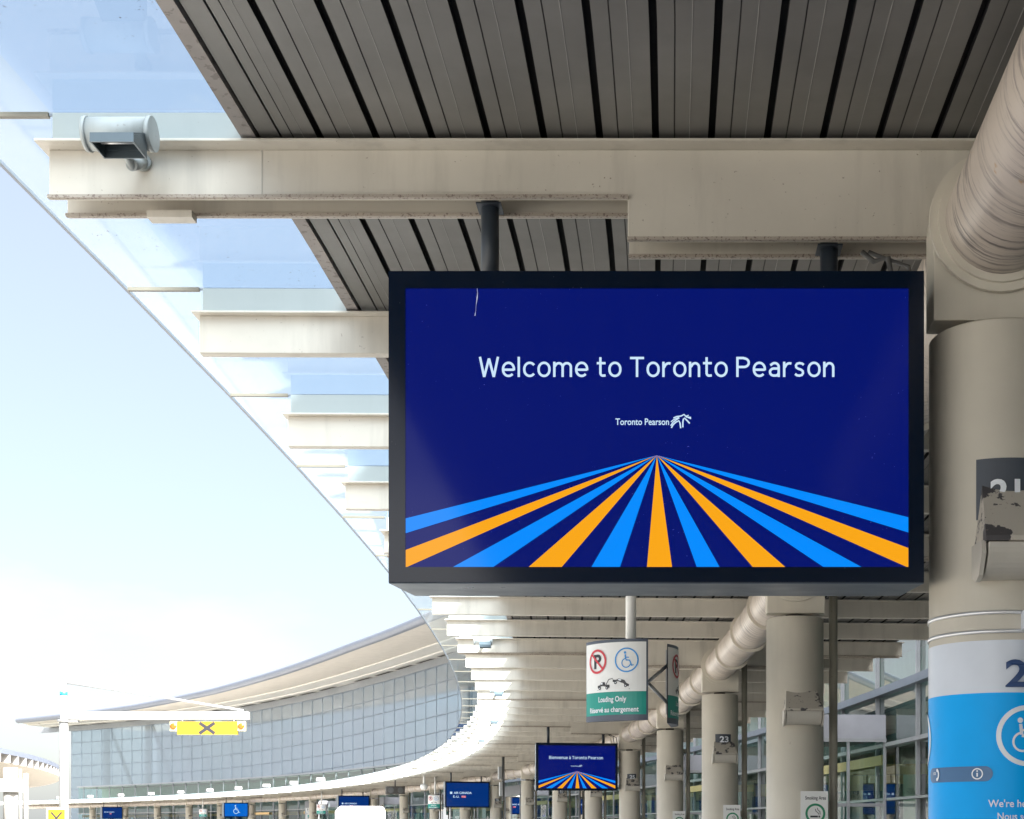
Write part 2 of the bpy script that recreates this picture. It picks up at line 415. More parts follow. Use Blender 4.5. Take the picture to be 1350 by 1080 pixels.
# ------------------------------------------------------------------ ground
def arc_sheet(o0,o1,s0,s1,z,ds=3.0,mb=None,thick=None):
    mb=mb or MB(); n=max(1,int((s1-s0)/ds)); vs=[];fs=[]
    for i in range(n+1):
        s=s0+(s1-s0)*i/n; vs+= [arc(o0,s,z),arc(o1,s,z)]
    for i in range(n): fs.append((2*i,2*i+1,2*i+3,2*i+2))
    mb.add(vs,fs); return mb
structure(MB().add([(-1500,-1500,-0.16),(1500,-1500,-0.16),(1500,2500,-0.16),(-1500,2500,-0.16)],[(0,1,2,3)]).build('ground',M_grd))
structure(arc_sheet(-19,-5,-60,210,-0.15).build('road',M_road))
mk=MB()
for o in (-9.6,-14.3):
    s=-20.0
    while s<190: arc_sheet(o-0.06,o+0.06,s,s+2.5,-0.146,mb=mk); s+=6
structure(mk.build('road_markings',M_mark))
def arc_solid(prof,s0,s1,ds,mb=None,smooth=False,mat=0,caps=True):
    """sweep a closed profile [(off,z)..] along the arc"""
    mb=mb or MB(); n=max(1,int(round((s1-s0)/ds))); k=len(prof); vs=[]; fs=[]
    for i in range(n+1):
        s=s0+(s1-s0)*i/n
        for (o,z) in prof: vs.append(arc(o,s,z))
    for i in range(n):
        for j in range(k):
            l=(j+1)%k; fs.append((i*k+j,i*k+l,(i+1)*k+l,(i+1)*k+j))
    if caps: fs += [tuple(range(k)), tuple(n*k+j for j in range(k-1,-1,-1))]
    mb.add(vs,fs,smooth,mat); return mb
structure(arc_solid([(-4.9,-0.2),(4.5,-0.2),(4.5,0),(-4.9,0)],-60,205,2.0).build('pavement',M_walk))
structure(arc_solid([(-5.06,-0.2),(-4.9,-0.2),(-4.9,0.004),(-5.06,0.004)],-60,205,2.0).build('kerb',M_mark))
structure(arc_solid([(-23,-0.2),(-19,-0.2),(-19,0),(-23,0)],-60,205,2.0).build('far_pavement',M_walk))

# ------------------------------------------------------------------ canopy deck
NB=92                      # cross beams
S_END=PITCH*(NB-0.5)
S_BEG=-30.0
HD=EYE+3.0
deck=thing('canopy_deck','grey ribbed metal ceiling deck with black gaps, above the cream beams','ceiling deck')
arc_solid([(-3.26,HD-0.01),(-3.195,HD-0.01),(-3.195,HD+0.09),(-3.26,HD+0.09)],S_BEG,S_END,PITCH,).build('edge_trim',M_trim,deck)
arc_solid([(-3.18,HD),(-3.095,HD),(-3.095,HD+0.03),(-3.18,HD+0.03)],S_BEG,S_END,PITCH).build('edge_plank',M_deck,deck)
def plank(o0,o1,parent):
    w=o1-o0
    pr=[(o0,HD+0.03),(o0,HD),(o0+w*0.30,HD),(o0+w*0.306,HD+0.005),(o0+w*0.319,HD+0.005),(o0+w*0.326,HD+0.001),
        (o0+w*0.610,HD+0.001),(o0+w*0.613,HD-0.0015),(o0+w*0.624,HD-0.0015),(o0+w*0.627,HD),(o1,HD),(o1,HD+0.03)]
    mb=arc_solid(pr,S_BEG,S_END,PITCH)
    ns=len(pr); cnt=0
    # light rib faces
    nseg=int(round((S_END-S_BEG)/PITCH))
    for i in range(nseg):
        for j in (7,8): mb.m[i*ns+j]=1
        for j in (2,3,4): mb.m[i*ns+j]=2
        for j in (0,10): mb.m[i*ns+j]=3  # plank sides painted black: the shade of the gaps put into their colour
    return mb.build('deck_plank',[M_deck,M_deckline,M_groove,M_black],parent)
plank(-3.085,-2.935,deck)
o=-2.905
while o+0.212<2.95: plank(o,o+0.212,deck); o+=0.2424
arc_solid([(-3.2,HD+0.032),(2.93,HD+0.032),(2.93,HD+0.085),(-3.2,HD+0.085)],S_BEG,S_END,PITCH).build('roof_sheet',M_black,deck)  # sheet coloured near black as painted shade behind the deck gaps

# ------------------------------------------------------------------ glass canopy edge
HG=EYE+3.116
gc=thing('glass_canopy','strip of clear glass panes along the left edge of the canopy','glass canopy')
def gpane(s0,s1):
    mb=MB(); a=s0+0.006; b=s1-0.006
    for (o0,o1,m) in ((-3.27,-4.10,0),(-4.10,-4.53,1)):
        mb.add([arc(o0,a,HG),arc(o1,a,HG),arc(o1,b,HG),arc(o0,b,HG)],[(0,1,2,3)],mat=m)
    return mb.build('glass_pane',[G_in,G_out],gc,fix=False)
for i in range(-2,NB-1): gpane(PITCH*i,PITCH*(i+1))
et=MB()
for i in range(-2,NB-1):
    a,b=PITCH*i,PITCH*(i+1)
    pr=[(-4.548,HG-0.008),(-4.53,HG-0.008),(-4.53,HG+0.012),(-4.548,HG+0.012)]
    vs=[arc(o,a,z) for o,z in pr]+[arc(o,b,z) for o,z in pr]
    et.add(vs,[(0,1,5,4),(1,2,6,5),(2,3,7,6),(3,0,4,7)])
et.build('edge_strip',M_mulld,gc)
FB=[(0,1,5,4),(1,2,6,5),(2,3,7,6),(3,0,4,7),(0,3,2,1),(4,5,6,7)]
for i in range(-1,NB):
    s=PITCH*i
    MB().add([arc(o,s+q,z) for q in (-0.012,0.012) for (o,z) in ((-4.53,HG-0.010),(-4.12,HG-0.010),(-4.12,HG+0.01),(-4.53,HG+0.01))],FB).build('joint_bar',M_jbar,gc)
    MB().add([arc(o,s+q,z) for q in (-0.005,0.005) for (o,z) in ((-4.118,HG-0.004),(-3.27,HG-0.004),(-3.27,HG+0.01),(-4.118,HG+0.01))],FB).build('joint_seal',M_mulld,gc)

# ------------------------------------------------------------------ cross beams
ZB,ZT,ZD=EYE+2.75,EYE+2.977,EYE+2.566
def channel(mb,y,xl,xr,deep=None,mirror=1,fl=0.085,t=0.014):
    """one steel channel: web at local y, flanges reaching towards the viewer"""
    if deep: poly=[(xl,ZB),(deep[0],ZB),(deep[0],ZD),(deep[1],ZD),(deep[1],ZB),(xr,ZB),(xr,ZT-0.012),(xl,ZT-0.012)]
    else: poly=[(xl,ZB),(xr,ZB),(xr,ZT-0.012),(xl,ZT-0.012)]
    mb.prism(poly,y,y+t)
def make_beam(column):
    name='column_beam' if column else 'cross_beam'
    t=thing(name,'','beam')
    fl=0.085 if column else 0.055
    if column:
        w=MB(); channel(w,0.0,-4.12,2.95,(-1.59,0.85)); w.build('front_web',M_beam,t,bevel=0.003)
        w=MB(); channel(w,0.19,-4.12,2.95,(-1.59,0.85)); w.build('rear_web',M_beam,t,bevel=0.003)
        MB().box(-3.192,-3.186,-0.0015,0.001,ZB,ZT-0.012).build('weld_seam',M_box,t)
        MB().box(0.95,0.956,-0.0015,0.001,ZB,ZT-0.012).build('weld_seam',M_box,t)
        for y in (0.0,0.19):
            l=MB(); l.box(-4.12,-1.59,y-0.022,y-0.001,ZB-0.002,ZB+0.012); l.box(0.85,2.95,y-0.022,y-0.001,ZB-0.002,ZB+0.012)
            l.box(-1.592,0.852,y-0.022,y-0.001,ZD-0.002,ZD+0.012); l.build('bottom_lip',M_lip,t)
        MB().box(-3.96,2.9,0.0155,0.188,ZT-0.05,ZT-0.02).build('spacer',M_beam,t)
    else:
        w=MB(); channel(w,0.0,-4.12,2.95); w.build('web',M_beam,t,bevel=0.003)
        MB().box(-4.12,2.95,0.0145,0.075,ZB,ZB+0.012).build('bottom_lip',M_beam,t)
    MB().box(-4.15,2.97,-fl,0.28 if column else 0.09,ZT-0.012,ZT).build('top_flange',M_beam,t,bevel=0.002)
    MB().box(-4.09,-3.265,-0.035,0.012,ZT,HG-0.006).build('glazing_upstand',M_up,t)
    return t
proto_c=make_beam(True); proto_b=make_beam(False)
def place(o,s):
    o.location=arc(0,s); o.rotation_euler=(0,0,s/RAD)
for i in range(NB):
    colb=(i%4==0); n=i+1
    src=proto_c if colb else proto_b
    o=src if i in (0,1) else copy_tree(src)
    place(o,PITCH*i)
    o['group']='cream cross beams of the curved canopy'
    spec={1:'large cream double beam at the top of the picture, carrying the floodlight and big screen',
          2:'cream beam meeting the big screen near its top left corner',
          3:'cream beam end just above the middle left edge of the big screen',
          4:'small cream beam end beside the lower left edge of the big screen'}
    if n in spec: o['label']=spec[n]
    elif n<=6: o['label']='cream beam mostly hidden behind the big screen, %s from the nearest'%ordinal(n)
    elif n<=40: o['label']='%s cream beam of the canopy, counting from the nearest'%ordinal(n)
    else: o['label']='tiny cream beam in the far curve of the canopy, beyond the fortieth'
    o['category']='beam'

# ------------------------------------------------------------------ overhead duct
RD=0.235; HDU=EYE+2.56
du=thing('overhead_duct','round cream air duct with grey streaks running along the tops of the columns','duct')
pts=[arc(-0.013,-5+s*1.0385,HDU) for s in range(0,190)]
mb=MB(); mb.tube(pts,RD,40); mb.build('duct_pipe',M_duct,du,fix=False)
for i in range(0,NB-2):
    p=arc(-0.013,PITCH*i,HDU); t=PITCH*i/RAD; n=(-math.sin(t),math.cos(t),0)
    m=MB()
    if i%4==0:
        m.ring(p-Vector(n)*0.235,n,RD-0.002,0.30,0.022); m.ring(p-Vector(n)*0.255,n,RD-0.002,0.266,0.02)
    else:
        m.ring(p-Vector(n)*0.02,n,RD-0.002,RD+0.035,0.016)
    m.build('duct_collar',M_col,du)

# ------------------------------------------------------------------ columns
CR=0.2875; CY0=-0.1
def make_column():
    t=thing('canopy_column','','column')
    m=MB(); m.lathe([(0.0,0),(CR+0.03,0),(CR+0.03,0.12),(CR,0.14),(CR,EYE+2.09),(CR-0.012,EYE+2.1),(0,EYE+2.1)],48,(0,CY0)); m.build('shaft',M_col,t,fix=True)
    MB().lathe([(0,EYE+2.1),(0.09,EYE+2.1),(0.09,EYE+2.2),(0,EYE+2.2)],24,(0,CY0+0.05)).build('neck',M_louv,t)
    z0=EYE+2.15; poly=[(-0.29,z0),(0.29,z0),(0.29,EYE+2.56)]
    poly+=[(0.29*math.cos(rad(a)),EYE+2.56+0.29*math.sin(rad(a))) for a in range(10,180,10)]+[(-0.29,EYE+2.56)]
    MB().prism(poly,-0.20,-0.023).build('cap',M_col,t,bevel=0.004)
    return t
def add_fixture(t,big):
    # hooded box with a rounded trough below
    f=MB(); x0,x1=-0.15,0.22; yf=CY0-CR
    prof=[(yf+0.02,EYE+1.355),(yf-0.19,EYE+1.165),(yf-0.195,EYE+1.155),(yf+0.02,EYE+1.155)]
    hood=MB()
    a=[(x0+0.03,prof[0][0],prof[0][1]),(x1-0.03,prof[0][0],prof[0][1]),(x1,prof[1][0],prof[1][1]),(x0,prof[1][0],prof[1][1]),
       (x0,prof[2][0],prof[2][1]-0.01),(x1,prof[2][0],prof[2][1]-0.01),(x0,yf+0.06,prof[3][1]-0.01),(x1,yf+0.06,prof[3][1]-0.01),(x0+0.03,yf+0.06,EYE+1.355),(x1-0.03,yf+0.06,EYE+1.355)]
    hood.add(a,[(0,3,2,1),(3,4,5,2),(4,6,7,5),(0,8,6,4,3),(1,2,5,7,9),(0,1,9,8),(8,9,7,6)])
    h=hood.build('fixture_hood',M_peel,t)
    tr=[(yf+0.05,EYE+1.143)]+[(yf-0.03-0.145*math.cos(rad(q)),EYE+1.143-0.125*math.sin(rad(q))) for q in range(0,91,10)]+[(yf+0.05,EYE+1.018)]
    MB().prism(tr,x0+0.015,x1-0.01,'x').build('fixture_trough',M_box,t,bevel=0.004)
    for (xa,xb) in ((x0-0.012,x0+0.006),(x1-0.002,x1+0.012)):
        s=MB(); s.prism([(yf-0.16,EYE+1.15),(yf-0.17,EYE+1.10),(yf-0.11,EYE+1.02),(yf-0.05,EYE+1.0),(yf+0.03,EYE+1.03),(yf+0.03,EYE+1.16)],xa,xb,'x'); s.build('fixture_bracket',M_box,t)
def cmap(rr=CR,eps=0.003):
    return lambda a,z: (  (rr+eps)*math.sin(a), CY0-(rr+eps)*math.cos(a), z)   # a = angle from the viewer side
def add_number(t,num,a0=0.0):
    # curved slate plate with white digits
    ar=Art(cmap(CR,0.004)); ar.grid(*((a0-0.42,a0+0.46,EYE+1.165,EYE+1.47) if num!='21' else (-0.51,0.31,EYE+1.27,EYE+1.52)),12); 
    p=ar.build('number_plate',M_plate,t)
    ar=Art(cmap(CR,0.010)); w=0.30; ar.text(num,*((a0-w+0.12,a0+w-0.0,EYE+1.345,0.095) if num!='21' else (-0.31,0.10,EYE+1.335,0.100)),0.03); ar.build('number',M_vw,p)
def add_downpipe(t):
    m=MB(); m.cyl((0.40,-0.02,0),(0.40,-0.02,EYE+2.98),0.044,20); d=m.build('downpipe',M_pipe,t,fix=False)
    b=MB()
    for z in (EYE-1.2,EYE+0.18,EYE+1.62): b.box(0.25,0.36,-0.07,-0.01,z,z+0.09)
    b.build('pipe_bracket',M_pipe,t)
def add_smoking(t,gone=0):
    p=MB(); x0,x1=0.02,0.29; yf=CY0-CR-0.012; p.box(x0,x1,yf,yf+0.012,EYE-0.05,EYE+0.365); s=p.build('smoking_sign',M_sface,t)
    b=MB(); b.box(0.1,0.16,yf+0.012,yf+0.12,EYE+0.02,EYE+0.3); b.build('sign_bracket',M_steel,s)
    ar=Art(lambda u,v:(u,yf-0.003,v))
    ar.text('Smoking Area',x0+0.045,x1-0.02,EYE+0.282,0.036,0.012,mat=1)
    ar.circ(0.165,EYE+0.145,0.088,0.022,0)
    ar.stroke([(0.115,EYE+0.115),(0.19,EYE+0.115)],0.018,1); ar.stroke([(0.196,EYE+0.115),(0.213,EYE+0.115)],0.018,1)
    ar.stroke([(0.2,EYE+0.135),(0.19,EYE+0.155),(0.172,EYE+0.165),(0.165,EYE+0.19)],0.007,1)
    ar.stroke([(0.212,EYE+0.135),(0.21,EYE+0.165),(0.19,EYE+0.18),(0.185,EYE+0.2)],0.007,1)
    ar.build('sign_print',[M_green,M_ink],s)

col_proto=make_column()
add_fixture(col_proto,True); add_downpipe(col_proto)
ncol=22
cols=[]
for k in range(ncol):
    c=col_proto if k==0 else copy_tree(col_proto)
    place(c,PITCH*4*k); cols.append(c)
    c['category']='column'; c['group']='round cream columns of the canopy'
LAB={0:'large cream column at the right edge wrapped in blue and white, number plate 21',
 1:'cream column right of the hanging sign, with a Smoking Area sign and no number',
 2:'cream column bearing number plate 23 and a small Smoking Area sign',
 3:'cream column between number 23 and number 25, with peeling hooded fixture',
 4:'cream column bearing number plate 25, right of the Bienvenue screen',
 5:'cream column just under the right half of the Bienvenue screen',
 6:'cream column just under the left half of the Bienvenue screen',
 7:'cream column left of the Bienvenue screen with the duct passing over it',
 8:'cream column right beside the blue AIR CANADA screen, number plate 29',
 9:'cream column showing beneath the larger AIR CANADA screen',
 10:'cream column behind the small teal and white hanging sign left of AIR CANADA screen',
 11:'cream column between the white van and the larger AIR CANADA screen',
 12:'cream column directly right of the smaller AIR CANADA screen, behind the white van',
 16:'small cream column right of the blue wheelchair screen'}
for k,c in enumerate(cols):
    c['label']=LAB.get(k,'tiny cream column in the far curve, left of the white van')
for k in (0,2,4,6,8): add_number(cols[k],str(21+k),0.06 if k else 0.10)
for k in (1,2,3): add_smoking(cols[k])
for ch in cols[0].children:
    if ch.name.startswith('fixture_hood'):
        ch.data=ch.data.copy()
        for v_ in ch.data.vertices:
            if v_.co.z>EYE+1.3: v_.co.z+=0.055
# wrap on the nearest column
c0=cols[0]
def px2a(x):   # pixel column to angle on column 21
    best=None
    for i in range(-900,900):
        a=i/10.0; X=1.4+CR*math.sin(rad(a)); Y=6.3+CY0-CR*math.cos(rad(a))
        d=abs(CX+F*X/Y-x)
        if best is None or d<best[0]: best=(d,rad(a))
    return best[1]
def pz(y,a=0.1,eps=0.004):
    Y=6.3+CY0-CR*math.cos(a); return EYE+(CY-y)/F*Y
zw1,zw0=pz(843.5),pz(913); zwb=0.35
m=MB(); m.lathe([(CR+0.0025,zw0),(CR+0.0025,zw1)],64,(0,CY0)); m.build('white_wrap',M_wrapw,c0)
m=MB(); m.lathe([(CR+0.0025,zwb),(CR+0.0025,zw0-0.0002)],64,(0,CY0)); bw=m.build('blue_wrap',M_sky,c0)
ac=px2a(1352)
def cm(eps): return lambda u,v: ((CR+eps)*math.sin(u/CR), CY0-(CR+eps)*math.cos(u/CR), v)
uc=ac*CR
ar=Art(cm(0.013)); ar.text('21',uc-0.085,uc+0.07,pz(905),0.112,0.025); ar.build('wrap_number',M_navy,c0)
ar=Art(cm(0.005))
cz=pz(970); ar.circ(uc+0.004,cz,0.115,0.020,0,seg=48); ar.build('wheelchair_ring',M_vw,bw); ar=Art(cm(0.005)); ar.wheelchair(uc-0.012,cz,0.15,0); ar.build('wheelchair_symbol',M_vw,bw)
ar=Art(cm(0.005)); ar.circ(px2a(1222.5)*CR-0.09,cz,0.115,0.020,0,seg=48); ar.build('symbol_ring',M_vw,bw)
ar=Art(cm(0.009))
u1=px2a(1303)*CR; ar.text("We're here",u1,u1+0.185,pz(1064),0.030,0.012)
u2=px2a(1315)*CR; ar.text("Nous sommes",u2,u2+0.21,pz(1081),0.030,0.012)
ar.text("là pour vous",u2,u2+0.19,pz(1099),0.030,0.012)
ar.build('wrap_lettering',M_vw,bw)
ua,ub=px2a(1228.5)*CR,px2a(1309)*CR; zc=pz(1020); hh=0.031
ar=Art(cm(0.006)); pts=[]
n=10
top=[];bot=[]
for i in range(61):
    u=ua+(ub-ua)*(0.5-0.5*math.cos(math.pi*i/60)); e=min(u-ua,ub-u); dz=hh if e>=hh else math.sqrt(max(0,hh*hh-(hh-e)**2))
    top.append((u,zc+dz)); bot.append((u,zc-dz))
vs=[ar.mp(*p) for q in zip(bot,top) for p in q]; ar.mb.add(vs,[(2*i,2*i+2,2*i+3,2*i+1) for i in range(60)])
pl=ar.build('info_strip',M_pill,bw)
ar=Art(cm(0.009)); ui=px2a(1289)*CR
ar.circ(ui,zc,0.021,0.005); ar.stroke([(ui,zc-0.012),(ui,zc+0.004)],0.006); ar.disc(ui,zc+0.0115,0.0035)
up=px2a(1238)*CR; ar.circ(up-0.016,zc+0.002,0.026,0.009,a0=-60,a1=50,seg=12); ar.disc(up+0.0,zc+0.02,0.007); ar.disc(up-0.001,zc-0.018,0.007)
ar.text('SOS',up-0.032,up-0.010,zc+0.002,0.011,0.01)
ar.build('info_symbols',M_vw,bw)
st=MB()
for y in (807,832): 
    z=pz(y); st.lathe([(CR+0.001,z-0.008),(CR+0.006,z-0.008),(CR+0.006,z+0.008),(CR+0.001,z+0.008)],64,(0,CY0))
st.build('steel_strap',M_strap,c0)
u=px2a(1331); jb=MB(); yb=CY0-CR
jb.box(0.035,0.20,yb-0.05,yb+0.02,pz(831),pz(806)); jb.build('junction_box',M_wrapw,c0,bevel=0.004)

# ------------------------------------------------------------------ hanging screens
def sx(x): return (x-CX)*5.95/F-1.4
def sz(y): return EYE+(CY-y)*5.95/F
E_bg=lit('screen_navy',(0,17,108),1.0); E_blue=lit('screen_sky_blue',(0,140,255),1.0); E_or=lit('screen_amber',(250,168,20),1.0)
E_txt=lit('screen_pale_text',(205,232,255),1.0); E_bg2=lit('screen_blue_flat',(0,48,118),1.0); E_acc=lit('screen_bright_blue',(0,104,205),1.0)
E_red=lit('screen_red',(225,90,100),1.0)
def bezel_mat():
    m,nt,b,out=newmat('black_screen_bezel'); b.inputs['Roughness'].default_value=0.12
    b.inputs['Specular IOR Level'].default_value=0.2
    sp=ramp(nt,noise(nt,90,2,0.5),0.74,0.78)
    c=mixc(nt,mul(nt,sp,0.5),(0.002,0.007,0.02),(0.25,0.27,0.32)); nt.links.new(c,b.inputs['Base Color'])
    return m
M_bez=bezel_mat()
# dust on the big screen's cover glass
def dusty(m,amount=0.5):
    nt=m.node_tree; b=nt.nodes['Principled BSDF']
    sp=mul(nt,ramp(nt,noise(nt,120,2,0.5),0.755,0.78),ramp(nt,noise(nt,1.2,3),0.45,0.7))
    c=mixc(nt,mul(nt,sp,amount),(0.004,0.004,0.006),(0.5,0.55,0.65)); nt.links.new(c,b.inputs['Base Color'])
    return m
dusty(E_bg,0.7)
XL,XR,ZTOP,ZBOT=sx(512),sx(1218.5),sz(358),sz(769.5)
YF,YB=-0.35,0.2
def screen(kind,s,label,texts=None):
    t=thing('hanging_screen',label,'screen',group='blue information screens hanging from the canopy'); place(t,s)
    body=MB()
    zbb=ZBOT+0.037
    v=[(XL,YF,ZBOT),(XR,YF,ZBOT),(XR,YF,ZTOP),(XL,YF,ZTOP),(XL+0.01,YB,zbb),(XR-0.01,YB,zbb),(XR-0.01,YB,ZTOP-0.03),(XL+0.01,YB,ZTOP-0.03)]
    body.add(v,[(0,1,2,3),(4,7,6,5),(0,4,5,1),(3,2,6,7),(0,3,7,4),(1,5,6,2)])
    b=body.build('casing',M_grey,t,bevel=0.004)
    y=YF-0.004
    fr=MB(); xi0,xi1,zi0,zi1=sx(535.5),sx(1197),sz(748.5),sz(382)
    for q in ((XL+0.004,XR-0.004,zi1,ZTOP-0.004),(XL+0.004,XR-0.004,ZBOT+0.004,zi0),(XL+0.004,xi0,zi0,zi1),(xi1,XR-0.004,zi0,zi1)):
        fr.box(q[0],q[1],y-0.012,YF+0.002,q[2],q[3])
    fr.build('bezel',M_bez,t)
    bg={'w':E_bg,'a':E_bg2,'h':E_acc}[kind]
    p=MB(); p.box(xi0-0.003,xi1+0.003,y-0.008,YF+0.001,zi0-0.003,zi1+0.003); p.build('display',bg,t)
    ya=y-0.0100
    ar=Art(lambda x,yy:(sx(x),ya,sz(yy)))
    far = s>5
    k=1
    if kind=='w':
        A=(866,601.5); yb=748.3; xl,xr=535.7,1196.8
        for poly,m in (([A,(xl,684.5),(xl,704)],1),([A,(xl,726),(xl,yb),(537.6,yb)],2),([A,(598,yb),(651,yb)],1),([A,(697.5,yb),(741,yb)],2),
            ([A,(780,yb),(817.6,yb)],1),([A,(853,yb),(886,yb)],2),([A,(918.4,yb),(948.5,yb)],1),([A,(992,yb),(1034.8,yb)],2),([A,(1085,yb),(1135,yb)],1),
            ([A,(1194.5,yb),(xr,yb),(xr,723.5)],2),([A,(xr,703),(xr,683)],1)): ar.poly(poly,m)
        din(ar,texts[0],texts[1],texts[2],498.5,-26.5,0,1.0 if not far else 1.12)
        ar.text('Toronto Pearson',811.5,882,561.5,-8.6,0.012)
        q=lambda L:[(870+a/21.6,530+c/21.6) for a,c in L]
        for L,w in (([(325,765),(380,670),(460,600),(540,562),(572,630),(592,775)],1.8),([(308,705),(370,610),(460,540),(555,478)],1.6),([(312,595),(380,540),(450,505),(540,470)],1.3),
            ([(652,752),(652,610),(665,520),(700,488),(760,545),(848,640)],1.8),([(385,488),(480,445),(600,430),(690,385),(730,435),(885,505)],1.7),([(735,435),(820,405)],1.2),([(740,455),(885,470)],1.6)):
            ar.stroke(q(L),w)
    elif kind=='a':
        ar.poly([(590,520),(625,520),(625,555),(590,555)]); ar.text('AIR CANADA',650,930,553,-34,0.02)
        if texts: ar.text(texts,640,735,612,-32,0.02)
        ar.poly([(770,582),(838,582),(838,612),(770,612)],3); ar.poly([(770,582),(800,582),(800,597),(770,597)],0)
        for r_ in (589,600,609): ar.poly([(802,r_-2),(838,r_-2),(838,r_+1),(802,r_+1)],0)
    else:
        ar2=Art(lambda u,v:(u,ya,v)); ar2.wheelchair((xi0+xi1)/2,(zi0+zi1)/2+0.02,0.85); ar2.build('display_symbol',E_txt,t)
    if ar.mb.v: ar.build('display_graphics',[E_txt,E_blue,E_or,E_red],t)
    if kind=='w' and s==0:
        a2=Art(lambda x,yy:(sx(x),ya-0.001,sz(yy))); a2.stroke([(629.5,379),(630.2,388),(629.8,394),(628.4,404),(627.8,412),(626.8,418)],0.8,0,taper=[0.4,0.8,1.8,0.5,0.4,1.6]); a2.build('dried_streak',M_vw,t)
    pm=MB()
    for x,zt in ((sx(646.5)*1.0+0.0,ZB),(None,ZD)):
        pass
    for xc,zt in ((-2.205,ZT-0.02),(-0.70,ZD+0.05)):
        q=MB(); q.cyl((xc,0.1,ZTOP-0.02),(xc,0.1,zt),0.040,28); q.box(xc-0.055,xc+0.055,0.04,0.16,ZB-0.001 if xc<-1 else ZD-0.001,(ZB if xc<-1 else ZD)+0.006)
        q.build('hanger_pole',M_dkblue,t,fix=False)
    cb=MB(); cb.tube([(-0.55,0.12,ZD),(-0.5,0.1,ZD-0.05),(-0.44,0.08,ZD-0.04),(-0.40,0.08,ZTOP)],0.012,8); cb.tube([(-0.52,0.12,ZD),(-0.47,0.1,ZD-0.03),(-0.35,0.08,ZD-0.08),(-0.32,0.08,ZTOP)],0.01,8)
    cb.build('cable',M_cable,t,fix=False)
    return t
SC=PITCH*16
screen('w',0,'big dark blue screen reading Welcome to Toronto Pearson with blue and amber rays',('Welcome to Toronto Pearson',631.5,1100))
screen('w',SC,'smaller distant screen reading Bienvenue à Toronto Pearson with blue and amber rays',('Bienvenue à Toronto Pearson',626,1090))
screen('a',SC*2,'blue screen reading AIR CANADA beneath the canopy, left of the Bienvenue screen','É.-U.')
screen('a',SC*3,'small blue AIR CANADA screen partly behind the white van')
screen('h',SC*4,'small bright blue screen with a white wheelchair symbol')
screen('a',SC*5,'tiny dark blue screen far left, beside the low yellow X sign')

# ------------------------------------------------------------------ floodlights on the column beams
def make_flood():
    t=thing('floodlight','','floodlight')
    m=MB(); yc=-0.26; dz_=6.3+yc
    xa,xb=(113-CX)*dz_/F-1.4,(203-CX)*dz_/F-1.4; zc=EYE+(CY-177)*dz_/F; r=0.066
    m.cyl((xa,yc,zc),(xb-0.02,yc,zc),r,32); m.cyl((xb-0.02,yc,zc),(xb,yc,zc),r+0.004,32); m.cyl((xa,yc,zc),(xa+0.018,yc,zc),r+0.004,32)
    m.build('lamp_housing',M_flood,t,fix=False)
    hx0,hx1=(118-CX)*5.85/F-1.4,(176-CX)*5.85/F-1.4; f0,f1=-0.45,-0.30; zb=EYE+2.787; z1=EYE+2.825; z2=EYE+2.895; th=0.006
    v=MB(); v.box(hx0,hx1,f0,f0+th,zb,z1)
    v.box(hx0,hx1,f1-th,f1,zb,z2-0.01)
    v.prism([(f0+th,z1-th),(f1,z2-th),(f1,z2),(f0+0.001,z1)],hx0,hx1,'x')
    for (a_,b_) in ((hx0+0.0005,hx0+th),(hx1-th,hx1-0.0005)): v.prism([(f0+th,zb),(f1-th,zb),(f1-th,z2-th-0.002),(f0+th,z1-th-0.002)],a_,b_,'x')
    v.build('visor',M_hood,t)
    l=MB(); l.cyl((hx0+0.02,-0.38,zb+0.028),(hx1-0.02,-0.38,zb+0.028),0.005,10); l.build('lamp_tube',M_strap,t,fix=False)
    g_=MB(); g_.box(hx0+0.02,hx1-0.02,-0.31,-0.25,zb+0.03,zb+0.12); g_.build('visor_neck',M_hood,t)
    a=MB(); xr_,zr_=-3.705,EYE+2.905
    a.cyl((xr_,-0.001,zr_),(xr_,-0.018,zr_),0.036,20); a.cyl((xr_,-0.01,zr_),(xr_+0.01,-0.17,zr_-0.085),0.024,16); a.cyl((xr_+0.01,-0.15,zr_-0.09),(xr_-0.01,yc,zc-0.03),0.016,12)
    a.build('mounting_arm',M_flood,t,fix=False)
    return t
fl=make_flood()
for k in range(0,20):
    o=fl if k==0 else copy_tree(fl)
    place(o,PITCH*4*k); o['category']='floodlight'; o['group']='floodlights on the left ends of the column beams'
    o['label']={0:'grey cylindrical floodlight on the end of the nearest beam, top left',1:'floodlight on the fifth beam, hidden by the big screen',2:'floodlight nearest below the big screen on a sunlit beam',
                3:'second floodlight below the big screen on a sunlit beam',4:'third floodlight below the big screen on a sunlit beam'}.get(k,'tiny floodlight on the sunlit far curve of the canopy edge')
def make_up():
    t=thing('roof_lamp','','roof lamp')
    m=MB(); m.prism([(-0.22,HG+0.16),(0.12,HG+0.10),(0.16,HG+0.30),(-0.18,HG+0.42)],-4.05,-3.45,'x'); m.build('lamp_body',M_whitem,t,bevel=0.02)
    m=MB(); m.cyl((-3.75,0,HG+0.012),(-3.75,0,HG+0.15),0.04,10); m.build('lamp_foot',M_steel,t,fix=False)
    return t
ul=make_up()
for j,k in enumerate(range(12,22)):
    o=ul if j==0 else copy_tree(ul)
    place(o,PITCH*4*k); o['category']='roof lamp'; o['group']='white lamps standing on the far canopy roof edge'; o['label']='tiny white lamp box standing on the far canopy edge against the glass terminal'
s_=MB(); s_.box(-3.73,-3.53,0.10,0.17,ZB-0.035,ZB-0.004); 
so=s_.build('junction_plate',M_beam); place(so,0); tag(so,'small cream plate box under the left end of the nearest beam','junction box')

